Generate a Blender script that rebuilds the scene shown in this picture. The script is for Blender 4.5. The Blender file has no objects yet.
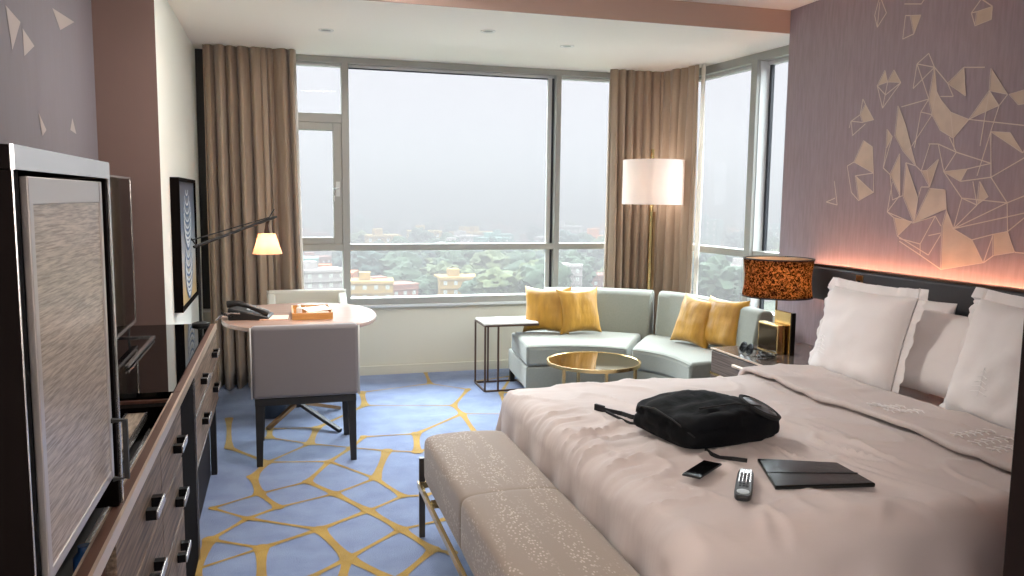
import bpy, bmesh, math, random
from mathutils import Vector, Matrix, noise
random.seed(7)
PI = math.pi
S = bpy.context.scene
COL = S.collection

# ------------------------------------------------------------------ helpers
def lin(c):
    c = c / 255.0
    return c / 12.92 if c <= .04045 else ((c + .055) / 1.055) ** 2.4
def rgb(r, g, b): return (lin(r), lin(g), lin(b), 1)

def mat(name, col, rough=.5, metal=0, spec=.5, grain=None, bump=None, coat=0, sheen=0, sub=None):
    """grain=(second colour, (sx,sy,sz), amount)  bump=((sx,sy,sz), strength)"""
    m = bpy.data.materials.new(name); m.use_nodes = True
    nt = m.node_tree; b = nt.nodes['Principled BSDF']
    b.inputs['Base Color'].default_value = col
    b.inputs['Roughness'].default_value = rough
    b.inputs['Metallic'].default_value = metal
    b.inputs['Specular IOR Level'].default_value = spec
    b.inputs['Coat Weight'].default_value = coat
    b.inputs['Coat Roughness'].default_value = .08
    b.inputs['Sheen Weight'].default_value = sheen
    tc = nt.nodes.new('ShaderNodeTexCoord')
    if grain:
        mp = nt.nodes.new('ShaderNodeMapping'); mp.inputs['Scale'].default_value = grain[1]
        n = nt.nodes.new('ShaderNodeTexNoise'); n.inputs['Scale'].default_value = 1; n.inputs['Detail'].default_value = 4
        r = nt.nodes.new('ShaderNodeMapRange'); r.inputs['From Min'].default_value = .35; r.inputs['From Max'].default_value = .65
        r.inputs['To Max'].default_value = grain[2]
        mx = nt.nodes.new('ShaderNodeMix'); mx.data_type = 'RGBA'
        mx.inputs[6].default_value = col; mx.inputs[7].default_value = grain[0]
        nt.links.new(tc.outputs['Object'], mp.inputs[0]); nt.links.new(mp.outputs[0], n.inputs['Vector'])
        nt.links.new(n.outputs['Fac'], r.inputs[0]); nt.links.new(r.outputs[0], mx.inputs[0])
        nt.links.new(mx.outputs[2], b.inputs['Base Color'])
    if bump:
        mp = nt.nodes.new('ShaderNodeMapping'); mp.inputs['Scale'].default_value = bump[0]
        n = nt.nodes.new('ShaderNodeTexNoise'); n.inputs['Scale'].default_value = 1; n.inputs['Detail'].default_value = 3
        bp = nt.nodes.new('ShaderNodeBump'); bp.inputs['Strength'].default_value = bump[1]; bp.inputs['Distance'].default_value = .01
        nt.links.new(tc.outputs['Object'], mp.inputs[0]); nt.links.new(mp.outputs[0], n.inputs['Vector'])
        nt.links.new(n.outputs['Fac'], bp.inputs['Height']); nt.links.new(bp.outputs[0], b.inputs['Normal'])
    return m

def emis(name, col, strength):
    m = bpy.data.materials.new(name); m.use_nodes = True
    b = m.node_tree.nodes['Principled BSDF']
    b.inputs['Base Color'].default_value = col
    b.inputs['Emission Color'].default_value = col
    b.inputs['Emission Strength'].default_value = strength
    return m

def V(*a): return Vector(a)
def box(bm, x0, x1, y0, y1, z0, z1, mi=0):
    vs = [bm.verts.new((x, y, z)) for z in (z0, z1) for x, y in ((x0, y0), (x1, y0), (x1, y1), (x0, y1))]
    for f in ((3, 2, 1, 0), (4, 5, 6, 7), (0, 1, 5, 4), (1, 2, 6, 5), (2, 3, 7, 6), (3, 0, 4, 7)):
        bm.faces.new([vs[i] for i in f]).material_index = mi
def frame_of(d):
    d = d.normalized(); a = V(0, 0, 1) if abs(d.z) < .9 else V(1, 0, 0)
    u = d.cross(a).normalized(); return u, d.cross(u).normalized()
def tube(bm, pts, r, n=10, mi=0, flat=None):
    """round tube along a path; flat=(w,h) makes it a rectangular bar"""
    pts = [Vector(p) for p in pts]; rings = []
    for i, p in enumerate(pts):
        d = (pts[min(i + 1, len(pts) - 1)] - pts[max(i - 1, 0)])
        u, w = frame_of(d)
        rr = r[i] if isinstance(r, (list, tuple)) else r
        if flat: ring = [p + u * a * flat[0] / 2 + w * b * flat[1] / 2 for a, b in ((-1, -1), (1, -1), (1, 1), (-1, 1))]
        else: ring = [p + (u * math.cos(2 * PI * k / n) + w * math.sin(2 * PI * k / n)) * rr for k in range(n)]
        rings.append([bm.verts.new(v) for v in ring])
    m = len(rings[0])
    for a, b in zip(rings, rings[1:]):
        for k in range(m):
            f = bm.faces.new((a[k], a[(k + 1) % m], b[(k + 1) % m], b[k])); f.material_index = mi; f.smooth = not flat
    bm.faces.new(rings[0][::-1]).material_index = mi; bm.faces.new(rings[-1]).material_index = mi
def lathe(bm, c, prof, n=40, mi=0, sx=1, sy=1, p=2, smooth=True):
    """profile of (radius, z) about centre c; p = superellipse exponent"""
    rings = []
    for r, z in prof:
        ring = []
        for k in range(n):
            t = 2 * PI * k / n; ct, st = math.cos(t), math.sin(t)
            x = math.copysign(abs(ct) ** (2 / p), ct); y = math.copysign(abs(st) ** (2 / p), st)
            ring.append(bm.verts.new((c[0] + r * sx * x, c[1] + r * sy * y, c[2] + z)))
        rings.append(ring)
    for a, b in zip(rings, rings[1:]):
        for k in range(n):
            f = bm.faces.new((a[k], a[(k + 1) % n], b[(k + 1) % n], b[k])); f.material_index = mi; f.smooth = smooth
    loop = prof[0][0] > 1e-4 and prof[-1][0] > 1e-4 and abs(prof[0][1] - prof[-1][1]) < .021
    if loop:
        for k in range(n): bm.faces.new((rings[-1][k], rings[-1][(k + 1) % n], rings[0][(k + 1) % n], rings[0][k])).material_index = mi
        return
    if prof[0][0] > 1e-4: bm.faces.new(rings[0][::-1]).material_index = mi
    if prof[-1][0] > 1e-4: bm.faces.new(rings[-1]).material_index = mi
def prism(bm, poly, z0, z1, mi=0):
    a = [bm.verts.new((x, y, z0)) for x, y in poly]; b = [bm.verts.new((x, y, z1)) for x, y in poly]
    n = len(poly)
    bm.faces.new(a[::-1]).material_index = mi; bm.faces.new(b).material_index = mi
    for k in range(n): bm.faces.new((a[k], a[(k + 1) % n], b[(k + 1) % n], b[k])).material_index = mi
def grid(bm, nu, nv, fn, mi=0, close_u=False, smooth=True):
    vs = [[bm.verts.new(fn(i, j)) for j in range(nv)] for i in range(nu)]
    for i in range(nu if close_u else nu - 1):
        for j in range(nv - 1):
            f = bm.faces.new((vs[i][j], vs[(i + 1) % nu][j], vs[(i + 1) % nu][j + 1], vs[i][j + 1])); f.smooth = smooth; f.material_index = mi
    return vs

def thing(name, label, cat, loc=(0, 0, 0), rotz=0, group=None):
    o = bpy.data.objects.new(name, None); COL.objects.link(o)
    o.location = loc; o.rotation_euler = (0, 0, rotz); o.empty_display_size = .05
    tag(o, label, cat, group); return o
def tag(o, label, cat, group=None):
    o['label'] = label; o['category'] = cat
    if group: o['group'] = group
    return o
def obj(name, bm, m, parent=None, world=True, bevel=0, seg=2, sub=0, solid=0, label=None, kind=None, smooth=None):
    """link one mesh; world=True: vertices are in world coordinates and moved into the parent's frame"""
    if isinstance(bm, list): bm2 = bmesh.new(); [box(bm2, *b) for b in bm]; bm = bm2
    bmesh.ops.recalc_face_normals(bm, faces=bm.faces)
    for e_ in bm.edges:
        if len(e_.link_faces) == 2 and e_.calc_face_angle(0) > .75: e_.smooth = False
    me = bpy.data.meshes.new(name); bm.to_mesh(me); bm.free()
    for x in (m if isinstance(m, (list, tuple)) else [m]): me.materials.append(x)
    o = bpy.data.objects.new(name, me); COL.objects.link(o)
    if parent is not None:
        o.parent = parent
        if world:
            off = Vector((0, 0, 0)); p = parent; M = Matrix.Identity(4)
            chain = []
            while p: chain.append(p); p = p.parent
            for q in reversed(chain): M = M @ Matrix.LocRotScale(q.location, q.rotation_euler, q.scale)
            me.transform(M.inverted())
    if solid:
        s = o.modifiers.new('solid', 'SOLIDIFY'); s.thickness = solid; s.offset = 0
    if bevel:
        b = o.modifiers.new('bevel', 'BEVEL'); b.width = bevel; b.segments = seg; b.limit_method = 'ANGLE'; b.angle_limit = math.radians(40)
        for p_ in me.polygons: p_.use_smooth = True
        w = o.modifiers.new('wn', 'WEIGHTED_NORMAL'); w.keep_sharp = True
    if sub:
        s = o.modifiers.new('sub', 'SUBSURF'); s.levels = sub; s.render_levels = sub
    if smooth:
        for p_ in me.polygons: p_.use_smooth = True
    if label: o['label'] = label
    if kind: o['kind'] = kind
    return o
def struct(name, bm, m, **k):
    return obj(name, bm, m, kind='structure', **k)
def copy_tree(o, parent=None, name=None):
    c = o.copy(); COL.objects.link(c)
    if parent: c.parent = parent
    for ch in list(o.children): copy_tree(ch, c)
    return c
def NB(): return bmesh.new()

# ------------------------------------------------------------------ camera (fitted to the room's three vanishing points)
CAMP = V(0, 0, 1.5)
YAW, PIT, ROL, FPX = math.radians(16.2), math.radians(6.388), math.radians(.648), 800.0
fw = V(math.sin(YAW) * math.cos(PIT), math.cos(YAW) * math.cos(PIT), -math.sin(PIT))
rt0 = V(math.cos(YAW), -math.sin(YAW), 0); up0 = rt0.cross(fw)
rt = rt0 * math.cos(ROL) + up0 * math.sin(ROL); up = -rt0 * math.sin(ROL) + up0 * math.cos(ROL)
cd = bpy.data.cameras.new('camera'); cam = bpy.data.objects.new('camera', cd); COL.objects.link(cam)
M = Matrix((rt, up, -fw)).transposed().to_4x4(); M.translation = CAMP; cam.matrix_world = M
cd.sensor_width = 36; cd.lens = FPX / 1024 * 36; cd.clip_start = .02; cd.clip_end = 8000
S.camera = cam
def ray(x, y): return rt * (x - 512) / FPX - up * (y - 288) / FPX + fw
def onz(x, y, z): d = ray(x, y); return CAMP + d * ((z - CAMP.z) / d.z)
def onx(x, y, X): d = ray(x, y); return CAMP + d * (X / d.x)
def ony(x, y, Y): d = ray(x, y); return CAMP + d * (Y / d.y)

# ------------------------------------------------------------------ materials
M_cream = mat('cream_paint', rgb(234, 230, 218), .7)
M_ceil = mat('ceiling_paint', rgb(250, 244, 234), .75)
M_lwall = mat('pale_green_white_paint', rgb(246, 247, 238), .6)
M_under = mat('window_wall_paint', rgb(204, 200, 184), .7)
M_brown = mat('brown_wallcovering', rgb(124, 102, 95), .7, spec=.2, grain=(rgb(126, 102, 95), (60, 60, 3), .5))
M_mauve = mat('mauve_fabric_wall', rgb(158, 143, 149), .7, grain=(rgb(142, 127, 132), (8, 60, 8), .6), bump=((300, 300, 300), .12), spec=.3)
M_mauve_l = mat('grey_fabric_wall', rgb(128, 122, 128), .7, grain=(rgb(124, 116, 120), (5, 40, 5), .35), spec=.3)
M_gold = mat('mural_gold', rgb(204, 184, 166), .5, grain=(rgb(178, 158, 144), (9, 9, 9), .6))
M_line = mat('mural_line', rgb(206, 190, 178), .5)
M_white = mat('white_paint', rgb(235, 232, 226), .5)
M_alu = mat('window_frame_grey', rgb(158, 158, 152), .42, metal=.15)
M_alu_l = mat('window_frame_pale', rgb(206, 208, 206), .5)
M_gasket = mat('gasket_black', rgb(40, 42, 48), .6)
M_black = mat('black_lacquer', rgb(13, 11, 11), .28, spec=.2)
M_blackm = mat('black_matt', rgb(22, 20, 20), .55)
M_dkwood = mat('espresso_wood', rgb(26, 17, 15), .55, spec=.15, grain=(rgb(20, 13, 12), (30, 30, 2), .7))
M_brnwood = mat('brown_wood_edge', rgb(112, 80, 68), .35, grain=(rgb(90, 62, 52), (60, 4, 60), .6))
M_cream_edge = mat('pale_metal_edge', rgb(226, 206, 186), .28, metal=.55)
M_silver = mat('brushed_silver', rgb(205, 200, 198), .25, metal=.9)
M_greywood = mat('grey_wood_veneer', rgb(144, 122, 104), .5, spec=.25, grain=(rgb(80, 66, 56), (90, 5, 110), .95))
M_tambour = mat('grey_grasscloth_lacquer', rgb(204, 188, 170), .36, grain=(rgb(134, 116, 98), (120, 16, 330), .95), bump=((60, 16, 330), .04), coat=.15)
M_lightwood = mat('light_wood_top', rgb(188, 158, 144), .25, grain=(rgb(168, 138, 122), (5, 50, 50), .6), coat=.4)
M_bamboo = mat('honey_wood_tray', rgb(206, 152, 84), .4, grain=(rgb(178, 122, 60), (6, 70, 70), .6))
M_glassblk = mat('black_glass', rgb(5, 6, 7), .02, spec=.22)
M_brass = mat('satin_brass', rgb(214, 184, 128), .25, metal=1)
M_brass_d = mat('antique_brass', rgb(150, 118, 84), .3, metal=1)
M_bronze = mat('dark_bronze', rgb(96, 76, 66), .35, metal=.9)
M_tabtop = mat('smoked_mirror', rgb(150, 128, 92), .05, metal=.95)
M_chair_shade = mat('grey_chair_fabric', rgb(122, 116, 117), .8, bump=((400, 400, 400), .1), sheen=.3)  # same fabric as the far chair, darkened for the side facing away from the window
M_chair2 = mat('cream_chair_fabric', rgb(204, 202, 190), .8, bump=((400, 400, 400), .1), sheen=.3)
M_sofa = mat('sage_grey_fabric', rgb(136, 139, 129), .75, grain=(rgb(122, 126, 116), (90, 90, 90), .4), bump=((350, 350, 350), .12), sheen=.3)
M_gcush = mat('gold_satin', rgb(186, 138, 40), .5, grain=(rgb(150, 106, 24), (22, 22, 6), .7), sheen=.3, bump=((26, 26, 7), .5))
M_curt = mat('taupe_curtain', rgb(170, 149, 128), .6, grain=(rgb(152, 132, 113), (160, 160, 6), .4), sheen=.25)
M_linen = mat('white_bed_linen', rgb(198, 185, 180), .72, bump=((4, 15, 4), .55), sheen=.2)
M_pill = mat('pillow_linen', rgb(236, 230, 228), .75, bump=((7, 7, 7), .45), sheen=.2)
M_emb = mat('embroidery_thread', rgb(240, 236, 234), .6)
M_dkboard = mat('charcoal_leather', rgb(64, 64, 68), .45, bump=((90, 90, 90), .1))
M_bagf = mat('black_nylon', rgb(6, 7, 10), .7, spec=.15, grain=(rgb(13, 16, 22), (6, 6, 6), .5), bump=((22, 22, 22), .35))
M_strap = mat('black_webbing', rgb(14, 14, 16), .7)
M_leather = mat('black_leather', rgb(14, 18, 18), .26, bump=((25, 25, 25), .12))
M_screen = mat('dark_screen', rgb(8, 8, 9), .08, spec=.18)
M_side = mat('near_black_wood', rgb(14, 9, 8), .8, spec=.04)
M_plastic = mat('black_plastic', rgb(18, 18, 20), .35)
M_greykey = mat('grey_button', rgb(190, 196, 200), .4)
M_paper = mat('white_paper', rgb(240, 236, 230), .6)
M_navy = mat('navy_bin', rgb(38, 50, 66), .5)

def bench_mat():
    m = mat('beige_patterned_fabric', rgb(138, 121, 107), .75, bump=((300, 300, 300), .1), sheen=.3)
    nt = m.node_tree; b = nt.nodes['Principled BSDF']; tc = nt.nodes.new('ShaderNodeTexCoord')
    sep = nt.nodes.new('ShaderNodeSeparateXYZ'); nt.links.new(tc.outputs['Object'], sep.inputs[0])
    def mth(op, a, v=None, w=None):
        n = nt.nodes.new('ShaderNodeMath'); n.operation = op
        for i, q in enumerate((a, v, w)):
            if q is None: continue
            if isinstance(q, (int, float)): n.inputs[i].default_value = q
            else: nt.links.new(q, n.inputs[i])
        return n.outputs[0]
    # rows of little dashes running along the bench in broad bands
    vor = nt.nodes.new('ShaderNodeTexVoronoi'); vor.inputs['Scale'].default_value = 1
    mp = nt.nodes.new('ShaderNodeMapping'); mp.inputs['Scale'].default_value = (105, 62, 105)
    nt.links.new(tc.outputs['Object'], mp.inputs[0]); nt.links.new(mp.outputs[0], vor.inputs['Vector'])
    dots = mth('LESS_THAN', vor.outputs['Distance'], .34)
    nz = nt.nodes.new('ShaderNodeTexNoise'); nz.inputs['Scale'].default_value = 1; nz.inputs['Detail'].default_value = 1
    m2 = nt.nodes.new('ShaderNodeMapping'); m2.inputs['Scale'].default_value = (24, 3, 24)
    nt.links.new(tc.outputs['Object'], m2.inputs[0]); nt.links.new(m2.outputs[0], nz.inputs['Vector'])
    band = nt.nodes.new('ShaderNodeMapRange'); band.inputs['From Min'].default_value = .42; band.inputs['From Max'].default_value = .62
    nt.links.new(nz.outputs['Fac'], band.inputs[0])
    f = mth('MULTIPLY', mth('MULTIPLY', dots, band.outputs[0]), .75)
    mx = nt.nodes.new('ShaderNodeMix'); mx.data_type = 'RGBA'
    mx.inputs[6].default_value = rgb(138, 121, 107); mx.inputs[7].default_value = rgb(196, 180, 166)
    nt.links.new(f, mx.inputs[0]); nt.links.new(mx.outputs[2], b.inputs['Base Color'])
    return m
M_bench = bench_mat()
def carpet_mat(name, c1, c2):
    m = mat(name, c1, .95, spec=.1, grain=(c2, (7, 7, 7), .8), bump=((260, 260, 60), .6), sheen=.3)
    return m
M_carpet = carpet_mat('blue_lavender_carpet', rgb(130, 146, 180), rgb(110, 126, 164))
M_cgold = carpet_mat('gold_carpet_line', rgb(180, 144, 56), rgb(150, 116, 38))
def glass_mat():
    m = bpy.data.materials.new('window_glass'); m.use_nodes = True; nt = m.node_tree
    nt.nodes.remove(nt.nodes['Principled BSDF']); out = nt.nodes['Material Output']
    t = nt.nodes.new('ShaderNodeBsdfTransparent'); t.inputs[0].default_value = (.95, .965, .96, 1)
    g = nt.nodes.new('ShaderNodeBsdfGlossy'); g.inputs['Roughness'].default_value = .01
    fr = nt.nodes.new('ShaderNodeFresnel'); fr.inputs[0].default_value = 1.09
    mx = nt.nodes.new('ShaderNodeMixShader')
    nt.links.new(fr.outputs[0], mx.inputs[0]); nt.links.new(t.outputs[0], mx.inputs[1]); nt.links.new(g.outputs[0], mx.inputs[2])
    nt.links.new(mx.outputs[0], out.inputs[0]); return m
M_glass = glass_mat()
def shade_mat(name, dcol, tcol, tfac, crackle=False):
    m = bpy.data.materials.new(name); m.use_nodes = True; nt = m.node_tree
    nt.nodes.remove(nt.nodes['Principled BSDF']); out = nt.nodes['Material Output']
    d = nt.nodes.new('ShaderNodeBsdfDiffuse'); d.inputs[0].default_value = dcol
    t = nt.nodes.new('ShaderNodeBsdfTranslucent'); t.inputs[0].default_value = tcol
    mx = nt.nodes.new('ShaderNodeMixShader'); mx.inputs[0].default_value = tfac
    if crackle:
        tc = nt.nodes.new('ShaderNodeTexCoord'); n = nt.nodes.new('ShaderNodeTexNoise')
        n.inputs['Scale'].default_value = 75; n.inputs['Detail'].default_value = 5; n.inputs['Distortion'].default_value = 1.5
        r = nt.nodes.new('ShaderNodeMapRange'); r.inputs['From Min'].default_value = .46; r.inputs['From Max'].default_value = .6
        r.inputs['To Min'].default_value = .015; r.inputs['To Max'].default_value = tfac
        nt.links.new(tc.outputs['Object'], n.inputs['Vector']); nt.links.new(n.outputs['Fac'], r.inputs[0]); nt.links.new(r.outputs[0], mx.inputs[0])
    nt.links.new(d.outputs[0], mx.inputs[1]); nt.links.new(t.outputs[0], mx.inputs[2]); nt.links.new(mx.outputs[0], out.inputs[0])
    return m
M_shade_w = shade_mat('white_fabric_shade', rgb(240, 238, 236), rgb(244, 228, 216), .38)
M_shade_b = shade_mat('black_crackle_shade', rgb(16, 13, 12), rgb(240, 190, 140), .30, True)
M_shade_o = shade_mat('cream_glass_shade', rgb(240, 222, 208), rgb(250, 205, 170), .5)

# ------------------------------------------------------------------ the room
YW = 6.716            # window wall plane (inner frame face)
XB = 3.292            # bed wall
XL1, XL2 = -.895, -.6 # dark wall behind the cabinets, light wall beyond
YC = 4.62             # brown column face
ZS, ZC = 2.615, 2.763
XR0, XR1 = 3.40, 3.555 # right window line at Y=6.72 and Y=4.76
YB = -1.4

# carpet with its woven gold net, traced on the floor
def fl(x, y): p = onz(x, y, 0); return (p.x, p.y)
N = dict(A=(365, 405.5), A0=(361.8, 392.5), PK=(430, 383.7), PK2=(425, 371.5), B=(453.5, 405.7), B1=(468, 389.5), BP=(462.2, 414), BR=(520, 414), B2=(478, 437),
         C=(416.3, 433.8), C2=(417.3, 452.1), V=(364, 437), G1=(351, 448), G=(329.5, 461.7), H1=(317, 428), H=(309.5, 444), D1=(387, 451), D=(375.4, 478.7),
         E=(402.7, 496.4), T=(425, 495.6), F=(334.6, 494), F1=(307.4, 482), Q=(368.6, 511), I=(267.5, 462.5), I1=(229, 448), I2=(229, 419), J=(253, 477), J2=(259.8, 494),
         K=(278.5, 507.6), L=(247.8, 518.8), L0=(212, 508.5), M=(319.3, 529.7), NN=(261.5, 548.4), N2=(261.5, 590), N3=(192, 571), O=(210.4, 540), O2=(193, 577),
         P=(348.2, 558.6), P1=(306, 580), P2=(340, 585), P3=(396, 582), R=(401, 529.7), R1=(444, 520), S_=(433.3, 550), S1=(398, 580), S2=(452, 553.5),
         W=(270, 429), W2=(269.5, 438), U=(229, 470), TT=(455, 486))
Ed = [('A0', 'A', 9), ('A0', 'PK', 3), ('PK', 'B1', 3), ('PK', 'PK2', 6), ('A', 'B', 2), ('B', 'B1', 6), ('B', 'BP', 8), ('BP', 'BR', 2.5), ('BP', 'B2', 8), ('BP', 'C', 6),
      ('C', 'C2', 11), ('C', 'V', 3.5), ('V', 'G1', 6), ('G1', 'G', 6), ('A', 'H1', 6), ('H1', 'H', 10), ('H', 'D1', 3), ('D1', 'C2', 4), ('D1', 'D', 10), ('G', 'D', 3.5),
      ('D', 'F', 4), ('D', 'E', 6), ('E', 'T', 6), ('E', 'Q', 4), ('F', 'F1', 7), ('F', 'Q', 8), ('F', 'K', 3), ('F1', 'G', 6), ('F1', 'J2', 3), ('H', 'I', 4), ('I', 'G', 3),
      ('I', 'J', 9), ('I', 'I1', 6), ('J', 'J2', 9), ('J2', 'K', 7), ('J2', 'L0', 3), ('L0', 'L', 3), ('K', 'L', 5), ('L', 'M', 4), ('L', 'O', 5), ('M', 'NN', 6), ('M', 'Q', 6),
      ('M', 'P', 12), ('O', 'NN', 4), ('NN', 'N2', 11), ('NN', 'N3', 3), ('O', 'O2', 10), ('P', 'R', 5), ('P', 'P1', 6), ('P', 'P2', 10), ('P', 'P3', 11), ('R', 'Q', 8),
      ('R', 'S_', 8), ('R', 'R1', 4), ('S_', 'S1', 7), ('S_', 'S2', 6), ('W', 'W2', 8), ('W2', 'H', 3), ('W', 'H1', 3), ('I1', 'I2', 7), ('T', 'TT', 5), ('C2', 'B2', 4)]
fb = NB(); box(fb, XL1 - .1, 3.7, YB, YW + .15, -.1, 0)
def strip(bm, p, q, w0, wm, z, mi):
    p = Vector(p); q = Vector(q); d = (q - p); n = V(-d.y, d.x).normalized() if d.length else V(1, 0)
    k = 5; L = []; R_ = []
    for i in range(k + 1):
        t = i / k; c = p.lerp(q, t); w = (w0 + (wm - w0) * math.sin(PI * t) ** .5) / 2
        L.append(bm.verts.new((c.x + n.x * w, c.y + n.y * w, z))); R_.append(bm.verts.new((c.x - n.x * w, c.y - n.y * w, z)))
    for i in range(k): bm.faces.new((L[i], L[i + 1], R_[i + 1], R_[i])).material_index = mi
seen = {}
zc = .0015
for i, (a, b, w) in enumerate(Ed):
    p, q = fl(*N[a]), fl(*N[b]); dm = math.hypot(p[0] + q[0], p[1] + q[1]) / 2
    ww = min(.046, w * .0046 + .003)
    strip(fb, p, q, ww * 1.25 + .012, ww * .8, zc + .00002 * i, 1)
    for nme, pt in ((a, p), (b, q)): seen.setdefault(nme, [pt, 0]); seen[nme][1] = max(seen[nme][1], ww)
for i, (k, (pt, w)) in enumerate(seen.items()):
    r = w * .62 + .008
    vs = [fb.verts.new((pt[0] + r * math.cos(2 * PI * a / 10), pt[1] + r * math.sin(2 * PI * a / 10), zc + .002)) for a in range(10)]
    fb.faces.new(vs).material_index = 1
# the same net carried on where the photograph does not look
hx = {}
for i in range(-2, 9):
    for j in range(-2, 19):
        hx[(i, j)] = (-.9 + i * .52 + (j % 2) * .26 + random.uniform(-.1, .1), -1.3 + j * .45 + random.uniform(-.1, .1))
for (i, j), p in hx.items():
    for di, dj in ((1, 0), (j % 2, 1)):
        q = hx.get((i + di, j + dj))
        if not q or random.random() < .12: continue
        mx_, my_ = (p[0] + q[0]) / 2, (p[1] + q[1]) / 2
        def hid(x, y): return (y < 2.85 or (x > 1.35 and y > 3.3) or (x > 1.0 and y < 4.4)) and -.85 < x < 3.45 and YB < y < 6.6
        if hid(*p) and hid(*q) and hid(mx_, my_): strip(fb, p, q, .045, .022, zc + random.random() * .0005, 1)
struct('floor', fb, [M_carpet, M_cgold])

# ceilings
struct('ceiling', [(XL1 - .1, 3.7, YB, 4.775, ZC, ZC + .1)], M_ceil)
struct('trim_1', [(XL2 - .4, 3.75, 4.775, YW + .2, ZS, ZS + .25, 0)], M_ceil, label='lower cream ceiling panel over the windows')
struct('trim_2', [(XL1 - .1, 3.75, 4.765, 4.775, ZS, ZC, 0)], mat('soffit_brown_paint', rgb(182, 156, 142), .7))
# walls
wl = NB(); box(wl, XL1 - .1, XL1, YB, YC, 0, ZC)
lw = [((-.0, 0), [(40, 10), (62, 25), (57, 60)]), ]
def wallpoly(bm, X, pts, off, mi, fnc=onx):
    vs = [bm.verts.new((X + off, fnc(x, y, X).y, fnc(x, y, X).z)) for x, y in pts]
    bm.faces.new(vs).material_index = mi
for pts in ([(5, 5), (20, 22), (12, 50)], [(22, 28), (34, 46), (24, 56)], [(52, 8), (74, 22), (60, 30)], [(38, 112), (46, 130), (42, 136)], [(72, 118), (76, 134), (70, 130)]):
    wallpoly(wl, XL1, pts, .0015, 1)
struct('wall_left', wl, [M_mauve_l, mat('faint_mural_gold', rgb(172, 160, 156), .5)])
struct('wall_column', [(XL1 - .1, XL2 - .001, YC, YC + .12, 0, ZC + .1)], M_brown)
struct('wall_left_far', [(XL2 - .12, XL2, YC + .001, YW + .2, 0, ZC)], M_lwall)
struct('wall_back', [(XL1 - .1, 3.7, YB - .1, YB, 0, ZC)], M_cream)
struct('baseboard_left', [(XL2, XL2 + .015, 4.8, YW, 0, .09)], M_cream)

# bed wall with its mural of facets and lines
wr = NB(); box(wr, XB, XB + .16, YB, 4.762, 0, ZC)
F = [[(885.6, 70.4), (888.2, 82.1), (877.8, 86)], [(894.7, 69.9), (901.5, 82.4), (888.2, 82.1)], [(866, 104.3), (874.4, 119.9), (863.4, 122.5), (860.8, 114.7)],
     [(911, 15.6), (921.6, 15), (914.5, 33.9)], [(977.6, 11.7), (993.2, 6.5), (992, 19.6), (975.8, 26.1)],
     [(935.1, 67.3), (937.2, 91.2), (932.8, 114.7), (929.4, 99.1)], [(937.2, 91.2), (941.1, 99.1), (951.5, 112.1), (954.1, 138.2), (941.1, 130.3), (932.8, 114.7)], [(951.5, 112.1), (969.8, 119.4), (954.1, 138.2)],
     [(964.6, 67.3), (966.4, 95.9), (948.4, 83.4)], [(991.9, 68.3), (1008.4, 94.4), (990.1, 90.7)], [(990.1, 90.7), (999.8, 105.6), (969.8, 119.4)],
     [(1010.2, 94.4), (1030, 88.5), (1030, 103), (1019.3, 104.8)], [(991.4, 131.5), (1011, 132.6), (1023.7, 153)],
     [(864.4, 140.6), (873, 146.7), (874.2, 173), (854.7, 162)], [(856.1, 175.8), (874.2, 192.5), (859.4, 200.8)],
     [(898.9, 105.8), (906.2, 125.1), (916.6, 165.8), (904.1, 151.2), (895.7, 135.6)], [(887.9, 129.3), (893.1, 136.6), (886.9, 148.6)],
     [(900.6, 153.6), (900.6, 195.3), (890.8, 174.4)], [(906.7, 162.7), (918.7, 198.1), (914.5, 223), (903.6, 195.5)], [(894.4, 217.5), (913, 221.7), (898.3, 236.1)],
     [(922, 171), (928, 170.3), (930.6, 187)], [(928, 170.3), (939.5, 159.2), (930.6, 187)], [(930.6, 188.4), (945.9, 189.8), (946.7, 209.2), (913.9, 223.1)],
     [(944.5, 171.7), (968, 168.9), (961.2, 181.4)], [(980.6, 181.4), (989, 196.7), (977.8, 205)],
     [(947.3, 210.6), (954.2, 228.7), (972.8, 239.8), (984, 262.9), (941.7, 269.6), (943.1, 225.9)], [(994, 234.3), (1008.4, 231.5), (1015.4, 252.3), (994, 255.7)],
     [(1040, 120), (1062, 150), (1046, 175)], [(1060, 190), (1080, 230), (1050, 240)], [(1040, 50), (1066, 70), (1048, 92)]]
for k, f in enumerate(F): wallpoly(wr, XB, f, -.0015 - .00003 * k, 1)
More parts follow.
